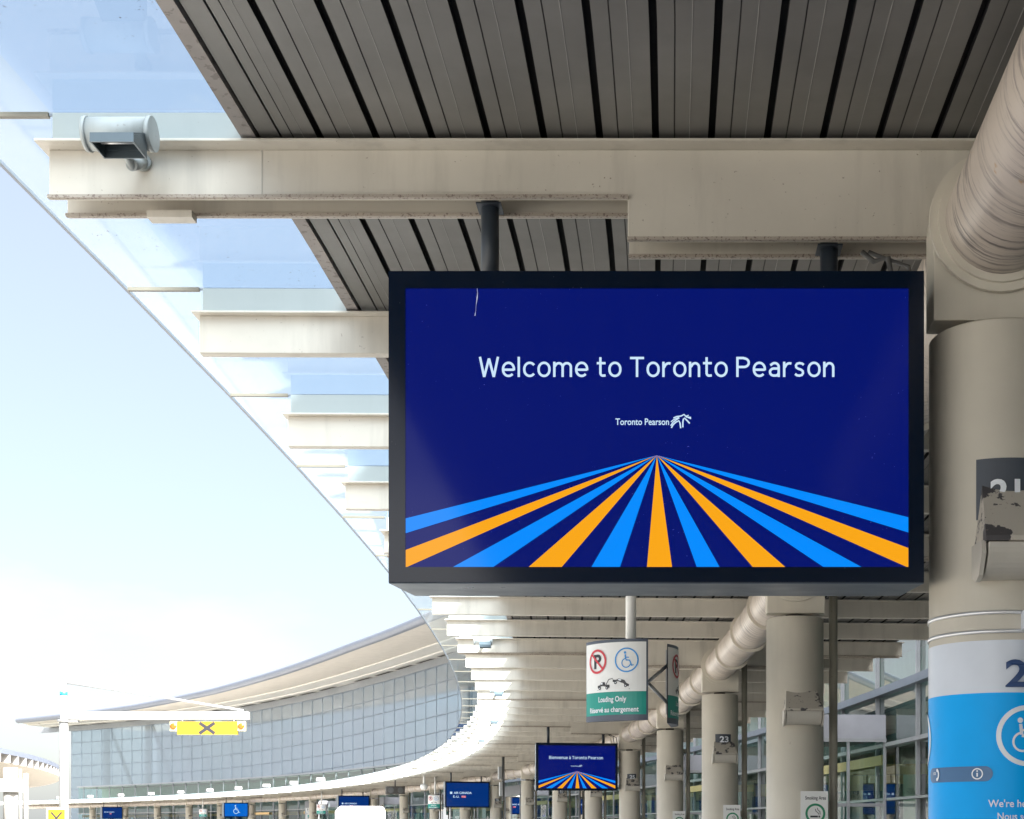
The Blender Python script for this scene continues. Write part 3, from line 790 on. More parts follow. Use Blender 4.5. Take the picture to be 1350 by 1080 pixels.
# ------------------------------------------------------------------ hanging loading signs
def make_sign():
    t=thing('hanging_sign','','sign')
    r=0.60; z1=EYE+(CY-848)*14.2/F; z0=EYE+(CY-953)*14.2/F
    m=MB(); px=-1.78+0.13
    m.cyl((px,0,z1-0.1),(px,0,ZT),0.052,24); m.build('post',M_white,t,fix=False)
    def face(cx,cy,a0,a1,full):
        # D shaped box: curved front, flat back
        fp=lambda a,e=0:(cx+(r+e)*math.sin(rad(a)),cy-(r+e)*math.cos(rad(a)))
        n=16; poly=[fp(a0+(a1-a0)*i/n) for i in range(n+1)]
        b=MB(); b.prism(poly,z0,z1,'z'); p=b.build('sign_panel',M_sframe,t)
        mp=lambda u,v:(cx+(r+0.003)*math.sin(u/r),cy-(r+0.003)*math.cos(u/r),v)
        u0,u1=rad(a0)*r+0.012,rad(a1)*r-0.018
        H=z1-z0; zt=z0+H*0.355
        ar=Art(mp); ar.grid(u0,u1,zt,z1-0.03,16,0); ar.grid(u0,u1,z0+0.055,zt,16,1); q=ar.build('sign_face',[M_sface,M_teal],p)
        mp2=lambda u,v:(cx+(r+0.006)*math.sin(u/r),cy-(r+0.006)*math.cos(u/r),v)
        ar=Art(mp2); uP=rad(a0)*r+0.205; uW=uP+0.33; uc=(u0+u1)/2+0.01; zc=z1-0.205
        ar.text('P',uP-0.045,uP+0.055,zc-0.065,0.14,0.03,mat=2); hold=ar.mp; ar.mp=lambda u,v:(cx+(r+0.009)*math.sin(u/r),cy-(r+0.009)*math.cos(u/r),v); ar.circ(uP,zc,0.108,0.022,0)
        ar.stroke([(uP-0.075+0.0125*q,zc+0.075-0.0125*q) for q in range(13)],0.02,0); ar.mp=hold
        ar.circ(uW,zc,0.112,0.014,1); ar.wheelchair(uW,zc,0.17,1)
        zz=zt+0.035
        # two little cars on a line, one being towed
        ar.stroke([(uc-0.17,zz-0.012),(uc+0.19,zz-0.012)],0.004,2)
        tr=[(-0.165,0.006),(-0.165,0.03),(-0.135,0.036),(-0.118,0.062),(-0.078,0.062),(-0.068,0.036),(-0.02,0.034),(-0.02,0.006)]
        ar.poly([(uc+a,zz+b_) for a,b_ in tr],2)
        ar.stroke([(uc-0.06,zz+0.036),(uc-0.03,zz+0.085),(uc+0.012,zz+0.092)],0.007,2); ar.stroke([(uc+0.012,zz+0.092),(uc+0.02,zz+0.07)],0.004,2)
        car=[(-0.085,0.0),(-0.087,0.02),(-0.055,0.027),(-0.03,0.048),(0.03,0.048),(0.055,0.027),(0.085,0.022),(0.087,0.0)]
        ca,sa=math.cos(rad(-17)),math.sin(rad(-17)); T=lambda a,b_:(uc+0.095+a*ca-b_*sa,zz+0.036+a*sa+b_*ca)
        ar.poly([T(a,b_) for a,b_ in car],2)
        hold=ar.mp; ar.mp=lambda u,v:(cx+(r+0.008)*math.sin(u/r),cy-(r+0.008)*math.cos(u/r),v)
        for c_ in ((uc-0.138,zz+0.004),(uc-0.05,zz+0.004),T(-0.052,0.0),T(0.055,0.0)): ar.disc(c_[0],c_[1],0.0155,2)
        ar.mp=lambda u,v:(cx+(r+0.010)*math.sin(u/r),cy-(r+0.010)*math.cos(u/r),v)
        for c_ in ((uc-0.138,zz+0.004),(uc-0.05,zz+0.004),T(-0.052,0.0),T(0.055,0.0)): ar.disc(c_[0],c_[1],0.006,3)
        w1=[(-0.03,0.041),(-0.022,0.045),(-0.002,0.045),(-0.002,0.03),(-0.038,0.03)]
        ar.poly([T(a,b_) for a,b_ in w1],3); ar.poly([(uc+a,zz+b_) for a,b_ in ((-0.125,0.04),(-0.114,0.057),(-0.1,0.057),(-0.1,0.04))],3); ar.mp=hold
        ar.text('Loading Only',uc-0.155,uc+0.155,zt-0.095,0.052,0.02,mat=3)
        ar.text('Réservé au chargement',uc-0.285,uc+0.275,zt-0.195,0.050,0.02,mat=3)
        ar.build('sign_print',[M_red,M_blue,M_ink,M_vw],p)
    # first board faces the viewer, its left side curving away; the second turns away to the right
    xr=(853-CX)*14.3/F+0.15-1.4; 
    face(xr-0.6*math.sin(rad(5)),0.0,-66,5,True)
    xl=(879-CX)*14.3/F+0.15-1.4
    face(xl-0.6*math.sin(rad(52)),0.15,52,116,True)
    b=MB()
    zc=(z0+z1)/2
    for dz in (0.2,-0.2): b.tube([(xr+0.0,-0.30,zc),(xl+0.02,-0.12,zc+dz)],0.018,8)
    b.box(xl-0.01,xl+0.01,-0.14,-0.10,zc-0.3,zc+0.34)
    b.build('bracket',M_steel,t,fix=False)
    return t
sg=make_sign()
for j,k in enumerate((1,9,13,17)):
    o=sg if j==0 else copy_tree(sg)
    place(o,PITCH*4*k-0.1); o['category']='sign'; o['group']='teal and white loading signs hanging from the canopy'
    o['label']=['teal and white curved Loading Only sign hanging on a white post below the big screen','small teal and white hanging sign just left of the AIR CANADA screen',
     'tiny teal and white hanging sign left of the white van','tiniest teal and white hanging sign, left of the blue wheelchair screen'][j]

# ------------------------------------------------------------------ small hanging things
t=thing('camera_pole','dark hanging pole with grey cables right of the AIR CANADA screen','camera pole'); place(t,PITCH*24.5)
m=MB(); m.cyl((-2.05,0,ZT),(-2.05,0,EYE+1.1),0.055,12); m.build('pole',M_cable,t,fix=False)
m=MB(); m.box(-2.25,-2.12,-0.1,0.1,EYE+1.9,EYE+2.4); m.box(-2.2,-2.08,-0.12,0.12,EYE+1.25,EYE+1.8); m.build('equipment_box',M_steel,t,bevel=0.01)
t=thing('dome_camera','white dome camera on a short post above the small hanging sign','camera'); place(t,PITCH*35)
m=MB(); m.cyl((-2.6,0,ZT),(-2.6,0,EYE+2.3),0.06,12); m.build('post',M_white,t,fix=False)
m=MB(); m.lathe([(0,EYE+2.02),(0.14,EYE+2.06),(0.2,EYE+2.2),(0.2,EYE+2.32),(0,EYE+2.36)],20,(-2.6,0)); m.build('dome',M_white,t)
t=thing('dark_speaker_box','black twin speaker box under the canopy above the smaller hanging signs','speaker'); place(t,PITCH*39)
m=MB(); m.box(-3.3,-2.2,-0.15,0.15,EYE+2.0,EYE+2.45); m.build('box',M_louv,t,bevel=0.02)
m=MB(); m.cyl((-2.75,0,EYE+2.45),(-2.75,0,ZT),0.04,10); m.build('bracket',M_cable,t,fix=False)
m=MB()
for xx in (-3.03,-2.47): m.cyl((xx,-0.17,EYE+2.22),(xx,-0.149,EYE+2.22),0.17,20)
m.build('cone',M_cable,t,fix=False)

# ------------------------------------------------------------------ terminal (tall, curved, behind)
def interp(tab,x):
    if x<=tab[0][0]: return tab[0][1]
    for (a,b),(c,d) in zip(tab,tab[1:]):
        if x<=c: return b+(d-b)*(x-a)/(c-a)
    return tab[-1][1]
EAVE=[(20,18.45),(30.8,18.0),(35,17.5),(39.3,16.6),(43.5,15.8),(48.5,15.15),(55.2,14.8),(60,14.7)]
INN=[(25,18.1),(34,17.05),(36.5,16.6),(39,16.1),(42,15.5),(46,14.9),(50,14.5),(57,14.3),(60,14.2)]
def apt(r,deg,z):
    t=rad(deg); return Vector((1.4-RAD+r*math.cos(t),6.3+r*math.sin(t),z))
TH0,TH1=-14.0,56.2
RF=235.0
term=thing('terminal_building','long curved terminal with blue glass wall and sweeping pale roof overhang','building')
def sweep(fn,t0,t1,dt,closed=False,smooth=True,mat=0):
    mb=MB(); n=int(round((t1-t0)/dt)); rows=[fn(t0+(t1-t0)*i/n) for i in range(n+1)]; k=len(rows[0])
    fs=[]
    for i in range(n):
        for j in range(k if closed else k-1):
            l=(j+1)%k; fs.append((i*k+j,i*k+l,(i+1)*k+l,(i+1)*k+j))
    mb.add([p for r_ in rows for p in r_],fs,smooth,mat)
    return mb
def gt(d): return EYE+interp(INN,d)-0.75
sweep(lambda d:[apt(RF,d,0.0),apt(RF,d,gt(d))],TH0,TH1,0.5,smooth=True).build('curtain_wall',G_fac,term,fix=False)
dv=math.degrees(2.36/RF)
hm=MB(); 
for j in range(0,11):
    def fn(d,j=j):
        z=gt(d)-0.05-1.62*j
        return [apt(RF-0.09,d,z-0.04),apt(RF-0.02,d,z-0.04),apt(RF-0.02,d,z+0.04),apt(RF-0.09,d,z+0.04)]
    q=sweep(fn,TH0,TH1,1.0,True,False); hm.add(q.v,q.f)
hm.build('horizontal_mullion',M_mullh,term)
vm=MB(); nv=int((TH1-TH0)/dv)
for i in range(nv+1):
    d=TH1-i*dv; e=math.degrees(0.02/RF); z=gt(d)
    v=[apt(RF-0.05,d-e,0),apt(RF-0.05,d+e,0),apt(RF-0.01,d+e,0),apt(RF-0.01,d-e,0)]
    vm.add(v+[Vector((p.x,p.y,z)) for p in v],[(0,1,5,4),(1,2,6,5),(2,3,7,6),(3,0,4,7)])
vm.build('vertical_mullion',M_mullv,term)
# louvre band, soffit bands, eave roll, roof
sweep(lambda d:[apt(RF-0.12,d,gt(d)-0.0),apt(RF-0.12,d,gt(d)+0.70),apt(RF+0.3,d,gt(d)+0.70)],TH0,58,1.0,smooth=False).build('louvre_band',M_mull,term)
lv=MB(); d=TH0
while d<57:
    e=0.85
    sweep(lambda x:[apt(RF-0.9,x,gt(x)+0.60),apt(RF-0.35,x,gt(x)+0.66)],d,d+e,0.4,smooth=False).build('soffit_slot',M_louv,term); d+=1.15 if int(d*10)%3 else 2.0
RE=225.0
def soff(d): return EYE+interp(INN,d)-0.03
def eav(d): return EYE+interp(EAVE,d)
sweep(lambda d:[apt(RF-0.2,d,soff(d)-0.04),apt(RF-1.6,d,soff(d)-0.04),apt(RF-1.65,d,soff(d)+0.06)],TH0,57.3,0.8,smooth=False).build('soffit_strip',M_soffit2,term)
sweep(lambda d:[apt(RF-1.65,d,soff(d)+0.06),apt(RF-3.6,d,soff(d)+0.1),apt(RF-3.62,d,soff(d)+0.22)],TH0,57.4,0.8,smooth=False).build('soffit_band',M_soffit2,term)
sweep(lambda d:[apt(RF-3.62,d,soff(d)+0.22),apt(RE+0.3,min(d,55.4),eav(min(d,55.4))-0.75)],TH0,57.4,0.8,smooth=False).build('soffit',M_soffit,term)
def eroll(d): return [apt(RE+0.3+0.42*math.cos(rad(a)),d,eav(d)-0.42+0.42*math.sin(rad(a))) for a in range(0,360,30)]
sweep(eroll,TH0,55.5,0.8,True,True).build('eave_roll',M_eave,term)
sweep(lambda d:[apt(RE+0.4,min(d,55.4),eav(min(d,55.4))-0.15),apt(RF,d,eav(d)+1.0),apt(RF+30,d,eav(d)+2.5),apt(RF+45,d,0)],TH0,57.4,0.8,smooth=False).build('roof',M_eave,term)
# end caps of the roof wedge
ec=MB(); d=57.4
ec.add([apt(RE+0.3,55.4,eav(55.4)-0.7),apt(RF-3.6,d,soff(d)+0.2),apt(RF,d,soff(d)),apt(RF,d,eav(d)+1.0),apt(RE+0.4,55.4,eav(55.4)-0.15)],[(0,1,2,3,4)])
ec.build('roof_end_panel',M_soffit,term)
# interior seen through the glass: back wall, slabs, columns and raking struts
sweep(lambda d:[apt(RF+14,d,0),apt(RF+14,d,gt(d)+0.7)],TH0,TH1,2.0,smooth=False).build('inner_wall',plain('inner_pale_wall',(0.55,0.65,0.70),0.8),term)
ew=MB(); ew.add([apt(RF,TH1,0),apt(RF+14,TH1,0),apt(RF+14,TH1,gt(TH1)+0.7),apt(RF,TH1,gt(TH1)+0.7)],[(0,1,2,3)]); ew.build('end_glass',G_fac,term,fix=False)
sweep(lambda d:[apt(RF+0.4,d,5.2),apt(RF+14,d,5.2),apt(RF+14,d,5.8),apt(RF+0.4,d,5.8)],TH0,TH1,2.0,True,False).build('floor_slab',M_panel,term)
for d in [TH1-1.2-i*2.35 for i in range(13)]:
    m=MB(); m.cyl(apt(RF+2.2,d,0),apt(RF+2.2,d,gt(d)+0.6),0.45,14); m.build('inner_column',M_panel,term,fix=False)
for d in [TH1-1.6-i*2.35 for i in range(11)]:
    m=MB(); m.cyl(apt(RF+1.6,d-1.5,5.8),apt(RF+1.6,d,gt(d)+0.4),0.24,10); m.build('raking_strut',M_mulld,term,fix=False)
lf=MB()
for k in range(16):
    d=56-k*1.75; lf.cyl(apt(RF-0.8,d,EYE+3.9+0.02*k),apt(RF-1.5,d-0.1,EYE+3.9+0.02*k),0.3,10)
# antennas and small things on the roof edge
for k,(x,y0,y1) in enumerate(((70,929,935),(261,899,908))):
    pass

# ------------------------------------------------------------------ low entrance facade right behind the columns
low=thing('entrance_facade','low glazed entrance front with grey mullions behind the row of columns','facade')
OF=4.5; LS0,LS1=-12.0,PITCH*(NB-2)
arc_sheet2=MB()
def vwall(o,s0,s1,z0,z1,ds=3.0):
    mb=MB(); n=max(1,int((s1-s0)/ds)); vs=[];fs=[]
    for i in range(n+1):
        s=s0+(s1-s0)*i/n; vs += [arc(o,s,z0),arc(o,s,z1)]
    for i in range(n): fs.append((2*i,2*i+1,2*i+3,2*i+2))
    mb.add(vs,fs); return mb
vwall(OF,LS0,LS1,0.0,6.6).build('glass_wall',G_low,low,fix=False)
LSB=3.1
k=0; s=24.35-LSB*12
vm=MB(); 
while s<LS1:
    if s>=LS0:
        t_=s/RAD
        for (o0,o1,w) in ((OF-0.09,OF-0.01,0.035),):
            v=[]
            for (oo,ss) in ((o0,s-w),(o0,s+w),(o1,s+w),(o1,s-w)): v.append(arc(oo,ss,0))
            vm.add(v+[Vector((p.x,p.y,6.6)) for p in v],[(0,1,5,4),(1,2,6,5),(2,3,7,6),(3,0,4,7)])
    s+=LSB
vm.build('vertical_mullion',M_mull,low)
for (z,h,m_,dd) in ((0.02,0.12,M_mull,0.07),(2.18,0.05,M_mull,0.12),(3.30,0.08,M_mull,0.14),(4.40,0.16,M_mulld,0.2),(6.5,0.15,M_mull,0.2)):
    arc_solid([(OF-dd,z),(OF-0.004,z),(OF-0.004,z+h),(OF-dd,z+h)],LS0,LS1,3.0).build('rail',m_,low)
# spandrel strip just above door height
arc_solid([(OF+0.01,3.38),(OF+0.05,3.38),(OF+0.05,4.40),(OF+0.01,4.40)],LS0,LS1,3.0).build('spandrel',M_panel,low)
arc_solid([(OF+0.1,3.30),(18.0,3.30),(18.0,3.55),(OF+0.1,3.55)],LS0,LS1,3.0).build('ceiling',M_inceil,low)
arc_solid([(OF+0.1,6.4),(18.6,6.4),(18.6,6.6),(OF+0.1,6.6)],LS0,LS1,3.0).build('roof',M_soffit2,low)
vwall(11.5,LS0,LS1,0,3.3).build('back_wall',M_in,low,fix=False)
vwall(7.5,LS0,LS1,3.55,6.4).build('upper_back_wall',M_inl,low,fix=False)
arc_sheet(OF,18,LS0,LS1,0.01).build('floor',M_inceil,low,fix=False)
rnd=random.Random(3); s=4.0
while s<LS1:
    m=MB(); oo=6.2+rnd.random()*0.8; p=arc(oo,s); m.lathe([(0.3,0),(0.3,3.3)],20,(p.x,p.y)); m.build('inner_column',M_inl,low,fix=False); s+=8.3
s=7.0
while s<LS1:
    oo=7.2+rnd.random()*2.5; w=0.5+rnd.random(); z0=1.0+rnd.random()*0.5; 
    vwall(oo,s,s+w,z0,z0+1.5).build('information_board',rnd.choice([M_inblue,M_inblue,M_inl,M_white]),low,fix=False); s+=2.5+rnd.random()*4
s=3.0
while s<LS1:   # pale timber beams crossing behind the glass
    a,b=arc(5.0,s+1.2),arc(10.5,s-2.0); dd=(b-a).normalized(); nn=Vector((-dd.y,dd.x,0))*0.07
    m=MB(); v=[a-nn,a+nn,b+nn,b-nn]; m.add([Vector((p.x,p.y,2.92)) for p in v]+[Vector((p.x,p.y,3.18)) for p in v],[(0,1,5,4),(1,2,6,5),(2,3,7,6),(3,0,4,7),(0,3,2,1),(4,5,6,7)])
    m.build('timber_beam',M_wood,low); s+=8.308
for s_ in range(8): arc_solid([(OF-0.17,2.93),(OF-0.10,2.93),(OF-0.10,3.14),(OF-0.17,3.14)],23.6+s_*PITCH*8,31.5+s_*PITCH*8,2.0).build('timber_transom',M_wood,low)
# vestibules standing out from the low facade
def vestibule(s,label):
    t=thing('entrance_vestibule',label,'vestibule',group='glass entrance vestibules'); place(t,s)
    x0,x1=2.75,4.38; y0,y1=-1.0,2.6
    f=MB(); f.box(x0,x1,y0,y0+0.05,3.48,3.97); f.box(x0,x0+0.05,y0+0.05,y1,3.48,3.97); f.build('fascia',M_panel,t)
    MB().box(x0+0.05,x1,y0+0.05,y1,3.5,3.6).build('ceiling',M_louv,t)
    r=MB(); r.box(x0-0.05,x1,y0-0.05,y0,3.40,3.475); r.box(x0-0.05,x0,y0,y1,3.40,3.475); r.build('drip_rail',M_mull,t)
    g=MB(); g.add([(x0+0.02,y0+0.02,0.02),(x1,y0+0.02,0.02),(x1,y0+0.02,3.40),(x0+0.02,y0+0.02,3.40)],[(0,1,2,3)]); g.add([(x0+0.02,y0+0.02,0.02),(x0+0.02,y1,0.02),(x0+0.02,y1,3.40),(x0+0.02,y0+0.02,3.40)],[(0,1,2,3)])
    g.build('glass',G_low,t,fix=False)
    for (a,b_) in ((x0,y0),(x1-0.05,y0),(x0,y1-0.05),(x0,y0+2.0),(x0+0.8,y0)): MB().box(a,a+0.06,b_,b_+0.06,0,3.40).build('frame_post',M_mull,t)
    MB().box(x0+0.065,x0+0.795,y0+0.01,y0+0.05,2.05,2.12).build('transom',M_mull,t); MB().box(x0+0.865,x1-0.055,y0+0.01,y0+0.05,2.05,2.12).build('transom',M_mull,t)
    return t
v0=vestibule(24.4,'glass entrance vestibule with pale lintel, right of the column without a number')
for j,k in enumerate((3,5,7,9,11,13)):
    o=copy_tree(v0); place(o,24.4+PITCH*4*(k-1)); o['category']='vestibule'
    o['label']='distant glass entrance vestibule half hidden between the far columns'

# ------------------------------------------------------------------ left: opposite canopy with columns
lc=thing('opposite_canopy','pale curved canopy with finned fascia at the lower left edge','canopy')
TX,TY=-47.0,111.0; CXc,CYc=-172.3,58.0; R0=136.0
def lp(r,a,z): return Vector((CXc+r*math.cos(a),CYc+r*math.sin(a),z))
aT=math.atan2(TY-CYc,TX-CXc)
def lsweep(prof,a0,a1,n,name,mat,smooth=False):
    mb=MB(); k=len(prof); vs=[];fs=[]
    for i in range(n+1):
        a=a0+(a1-a0)*i/n; vs+=[lp(r,a,z) for r,z in prof]
    for i in range(n):
        for j in range(k-1): fs.append((i*k+j,i*k+j+1,(i+1)*k+j+1,(i+1)*k+j))
    mb.add(vs,fs,smooth); return mb.build(name,mat,lc)
A0,A1=aT-0.75,aT+0.35
M_rail2=plain('slate_blue_rail',(0.13,0.15,0.2),0.4)
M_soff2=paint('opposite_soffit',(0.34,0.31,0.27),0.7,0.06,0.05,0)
M_fin=plain('grey_white_fin',(0.42,0.42,0.42),0.5)
H1,H0=EYE+4.62,EYE+3.85
lsweep([(R0-0.25,H1),(R0,H1),(R0,H1-0.28),(R0-0.25,H1-0.28)],A0,A1,90,'top_rail',M_rail2)
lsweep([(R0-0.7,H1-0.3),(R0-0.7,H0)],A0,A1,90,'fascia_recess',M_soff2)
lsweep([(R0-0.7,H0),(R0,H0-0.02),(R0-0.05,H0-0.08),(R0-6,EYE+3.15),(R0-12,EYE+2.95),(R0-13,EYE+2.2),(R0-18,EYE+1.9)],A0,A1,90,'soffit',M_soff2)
lsweep([(R0-0.25,H1-0.02),(R0-30,H1+0.3)],A0,A1,90,'roof',M_soffit2)
n=70
for i in range(n):
    a=A0+(A1-A0)*i/n; da=0.0012
    fn_=MB(); fn_.add([lp(R0-0.7,a-da,H0),lp(R0-0.02,a-da,H0),lp(R0-0.02,a-da,H1-0.28),lp(R0-0.7,a-da,H1-0.28),lp(R0-0.7,a+da,H0),lp(R0-0.02,a+da,H0),lp(R0-0.02,a+da,H1-0.28),lp(R0-0.7,a+da,H1-0.28)],
            [(0,1,2,3),(4,5,6,7),(1,5,6,2)]); fn_.build('fascia_fin',M_fin,lc)
M_conc=paint('stained_concrete',(0.24,0.235,0.225),0.8,0.12,0.5,0)
g=0
for (x,dep,r) in ((14,76,0.36),(34,84,0.13),(27,78,0.07)):
    p=P(x,1080,dep); m=MB(); m.cyl((p.x,p.y,0),(p.x,p.y,EYE+3.2),r,24)
    if r>0.3: m.box(p.x-0.5,p.x+0.5,p.y-0.5,p.y+0.5,EYE+1.9,EYE+2.6)
    m.build('support_column',M_conc,lc,fix=False)

# ------------------------------------------------------------------ lane sign gantry
gd=60.0
gx=P(84,1080,gd).x
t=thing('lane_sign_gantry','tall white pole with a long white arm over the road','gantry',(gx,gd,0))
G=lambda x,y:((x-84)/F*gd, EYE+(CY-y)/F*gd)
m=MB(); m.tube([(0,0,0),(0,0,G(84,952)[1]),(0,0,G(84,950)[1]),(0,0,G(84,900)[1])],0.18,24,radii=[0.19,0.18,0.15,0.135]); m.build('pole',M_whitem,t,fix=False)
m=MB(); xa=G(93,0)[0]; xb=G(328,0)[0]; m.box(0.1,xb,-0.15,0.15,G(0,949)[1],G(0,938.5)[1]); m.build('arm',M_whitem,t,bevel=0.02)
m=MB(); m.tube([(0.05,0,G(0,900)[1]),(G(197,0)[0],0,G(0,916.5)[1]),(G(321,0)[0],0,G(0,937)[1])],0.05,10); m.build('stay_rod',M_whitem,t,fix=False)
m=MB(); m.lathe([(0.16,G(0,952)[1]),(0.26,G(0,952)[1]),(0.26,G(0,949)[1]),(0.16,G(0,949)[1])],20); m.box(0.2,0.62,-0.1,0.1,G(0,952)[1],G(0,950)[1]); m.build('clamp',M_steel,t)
m=MB(); m.lathe([(0.141,G(0,917)[1]),(0.149,G(0,917)[1]),(0.146,G(0,912)[1]),(0.14,G(0,912)[1])],20); m.build('blue_band',M_blue,t)
m=MB(); zz=G(0,899)[1]; m.cyl((-0.25,0,zz),(0.5,0,zz-0.08),0.025,8); m.box(-0.32,-0.14,-0.1,0.1,zz-0.12,zz+0.05); m.cyl((0.05,0,zz-0.1),(0.05,0,zz+0.32),0.02,8); m.build('roof_camera',M_steel,t,fix=False)
s=thing('lane_closed_sign','wide yellow sign with a black X and amber lamps hanging from the white arm','sign',(P(275,0,gd).x,gd-0.1,0))
Q=lambda x,y:((x-275.5)/F*gd, EYE+(CY-y)/F*gd)
def qb(mb,x0,x1,y0,y1,d0,d1): a,b=Q(x0,y1),Q(x1,y0); mb.box(a[0],b[0],d0,d1,a[1],b[1])
m=MB(); qb(m,236,315,952,969,-0.1,0.1); p=m.build('sign_box',M_yel,s,bevel=0.01)
ar=Art(lambda x,y:(Q(x,y)[0],-0.104,Q(x,y)[1])); ar.stroke([(265.5,953.5),(285.5,967.5)],4.2); ar.mp=lambda x,y:(Q(x,y)[0],-0.110,Q(x,y)[1]); ar.stroke([(285.5,953.5),(265.5,967.5)],4.2); ar.build('cross_mark',M_ink,p)
for (x0,x1,mm) in ((226.5,235.6,M_orange),(315.4,325,M_orange)):
    m=MB(); qb(m,x0,x1,951.5,964,-0.08,0.08); lh=m.build('lamp_box',M_paley,s)
    c=Q((x0+x1)/2,958); m=MB(); m.tube([(c[0],-0.08,c[1]),(c[0],-0.12,c[1]),(c[0],-0.14,c[1])],0.12,20,radii=[0.13,0.13,0.07]); m.build('amber_lens',mm,lh,fix=False)
m=MB()
for x in (242,310): c=Q(x,950); m.cyl((c[0],0,Q(0,952)[1]),(c[0],0,Q(0,948.5)[1]),0.03,8)
m.build('hanger',M_steel,s,fix=False)
t=thing('low_cross_sign','small pale yellow sign with a black X low in the left corner','sign',(P(87.5,0,gd).x,gd-1,0))
Q2=lambda x,y:((x-87.5)/F*(gd-1), EYE+(CY-y)/F*(gd-1))
m=MB(); a,b=Q2(74.5,1094),Q2(101.5,1065); m.box(a[0],b[0],0,0.08,a[1],b[1]); p=m.build('sign_board',M_paley,t,bevel=0.01)
m=MB(); a,b=Q2(77,1091.5),Q2(99,1067.5); m.box(a[0],b[0],-0.006,0.0,a[1],b[1]); m.build('sign_face',M_yel,p)
ar=Art(lambda x,y:(Q2(x,y)[0],-0.010,Q2(x,y)[1])); ar.stroke([(81,1071),(95,1087)],2.2); ar.mp=lambda x,y:(Q2(x,y)[0],-0.016,Q2(x,y)[1]); ar.stroke([(95,1071),(81,1087)],2.2); ar.build('cross_mark',M_ink,p)
m=MB(); m.box(-0.04,0.04,0.085,0.14,-0.15,a[1]); m.build('post',M_steel,t)

# ------------------------------------------------------------------ white van
vd=60.0; vx=P(476,0,vd).x
t=thing('white_van','white high roofed van at the kerb, only its top showing','van',(vx,vd,-0.15),rad(14))
w=1.03; ht=EYE+(CY-1063)/F*vd+0.15
prof=[(-w,0.35),(w,0.35),(w,1.2),(w-0.03,ht-0.25),(w-0.08,ht-0.08),(w-0.2,ht),(-w+0.2,ht),(-w+0.08,ht-0.08),(-w+0.03,ht-0.25),(-w,1.2)]
MB().prism(prof,0,4.3).build('body',M_van,t,bevel=0.03)
m=MB(); m.prism([(4.3,0.35),(5.5,0.35),(5.6,0.9),(5.3,1.15),(4.75,1.95),(4.3,ht-0.1)],-w+0.03,w-0.03,'x'); m.build('cab',M_van,t,bevel=0.04)
m=MB(); m.prism([(4.75,1.25),(5.2,1.2),(4.72,1.9),(4.4,1.95),(4.4,1.25)],-w+0.02,w-0.02,'x'); m.build('cab_glass',M_vglass,t)
for sx_ in (-1,1):
    for yy in (0.9,4.7):
        m=MB(); m.cyl((sx_*(w-0.22),yy,0.35),(sx_*(w+0.01),yy,0.35),0.35,24); q=m.build('wheel',M_rub,t,fix=False)
        m=MB(); m.cyl((sx_*(w-0.1),yy,0.35),(sx_*(w+0.02),yy,0.35),0.2,16); m.build('rim',M_steel,q,fix=False)
m=MB()
for a in (-0.72,0.02): m.box(a,a+0.7,-0.012,0.0,1.35,1.95)
m.build('rear_window',M_vglass,t)
m=MB()
for xx in (-0.75,-0.25,-0.05,0.1,0.35,0.75): m.box(xx,xx+0.07,-0.012,0,ht-0.16,ht-0.13)
m.build('marker_lamp',M_red,t)
for sx_ in (-1,1): m=MB(); m.box(sx_*0.93-0.05,sx_*0.93+0.05,-0.02,0.0,0.9,1.2); m.build('tail_lamp',M_red,t)
ar=Art(lambda u,v:(u,-0.013,v)); ar.text('G',-0.66,-0.5,ht-0.42,0.17,0.02); ar.text('O',-0.66,-0.5,ht-0.66,0.17,0.02); ar.build('orange_letters',M_orange,t)

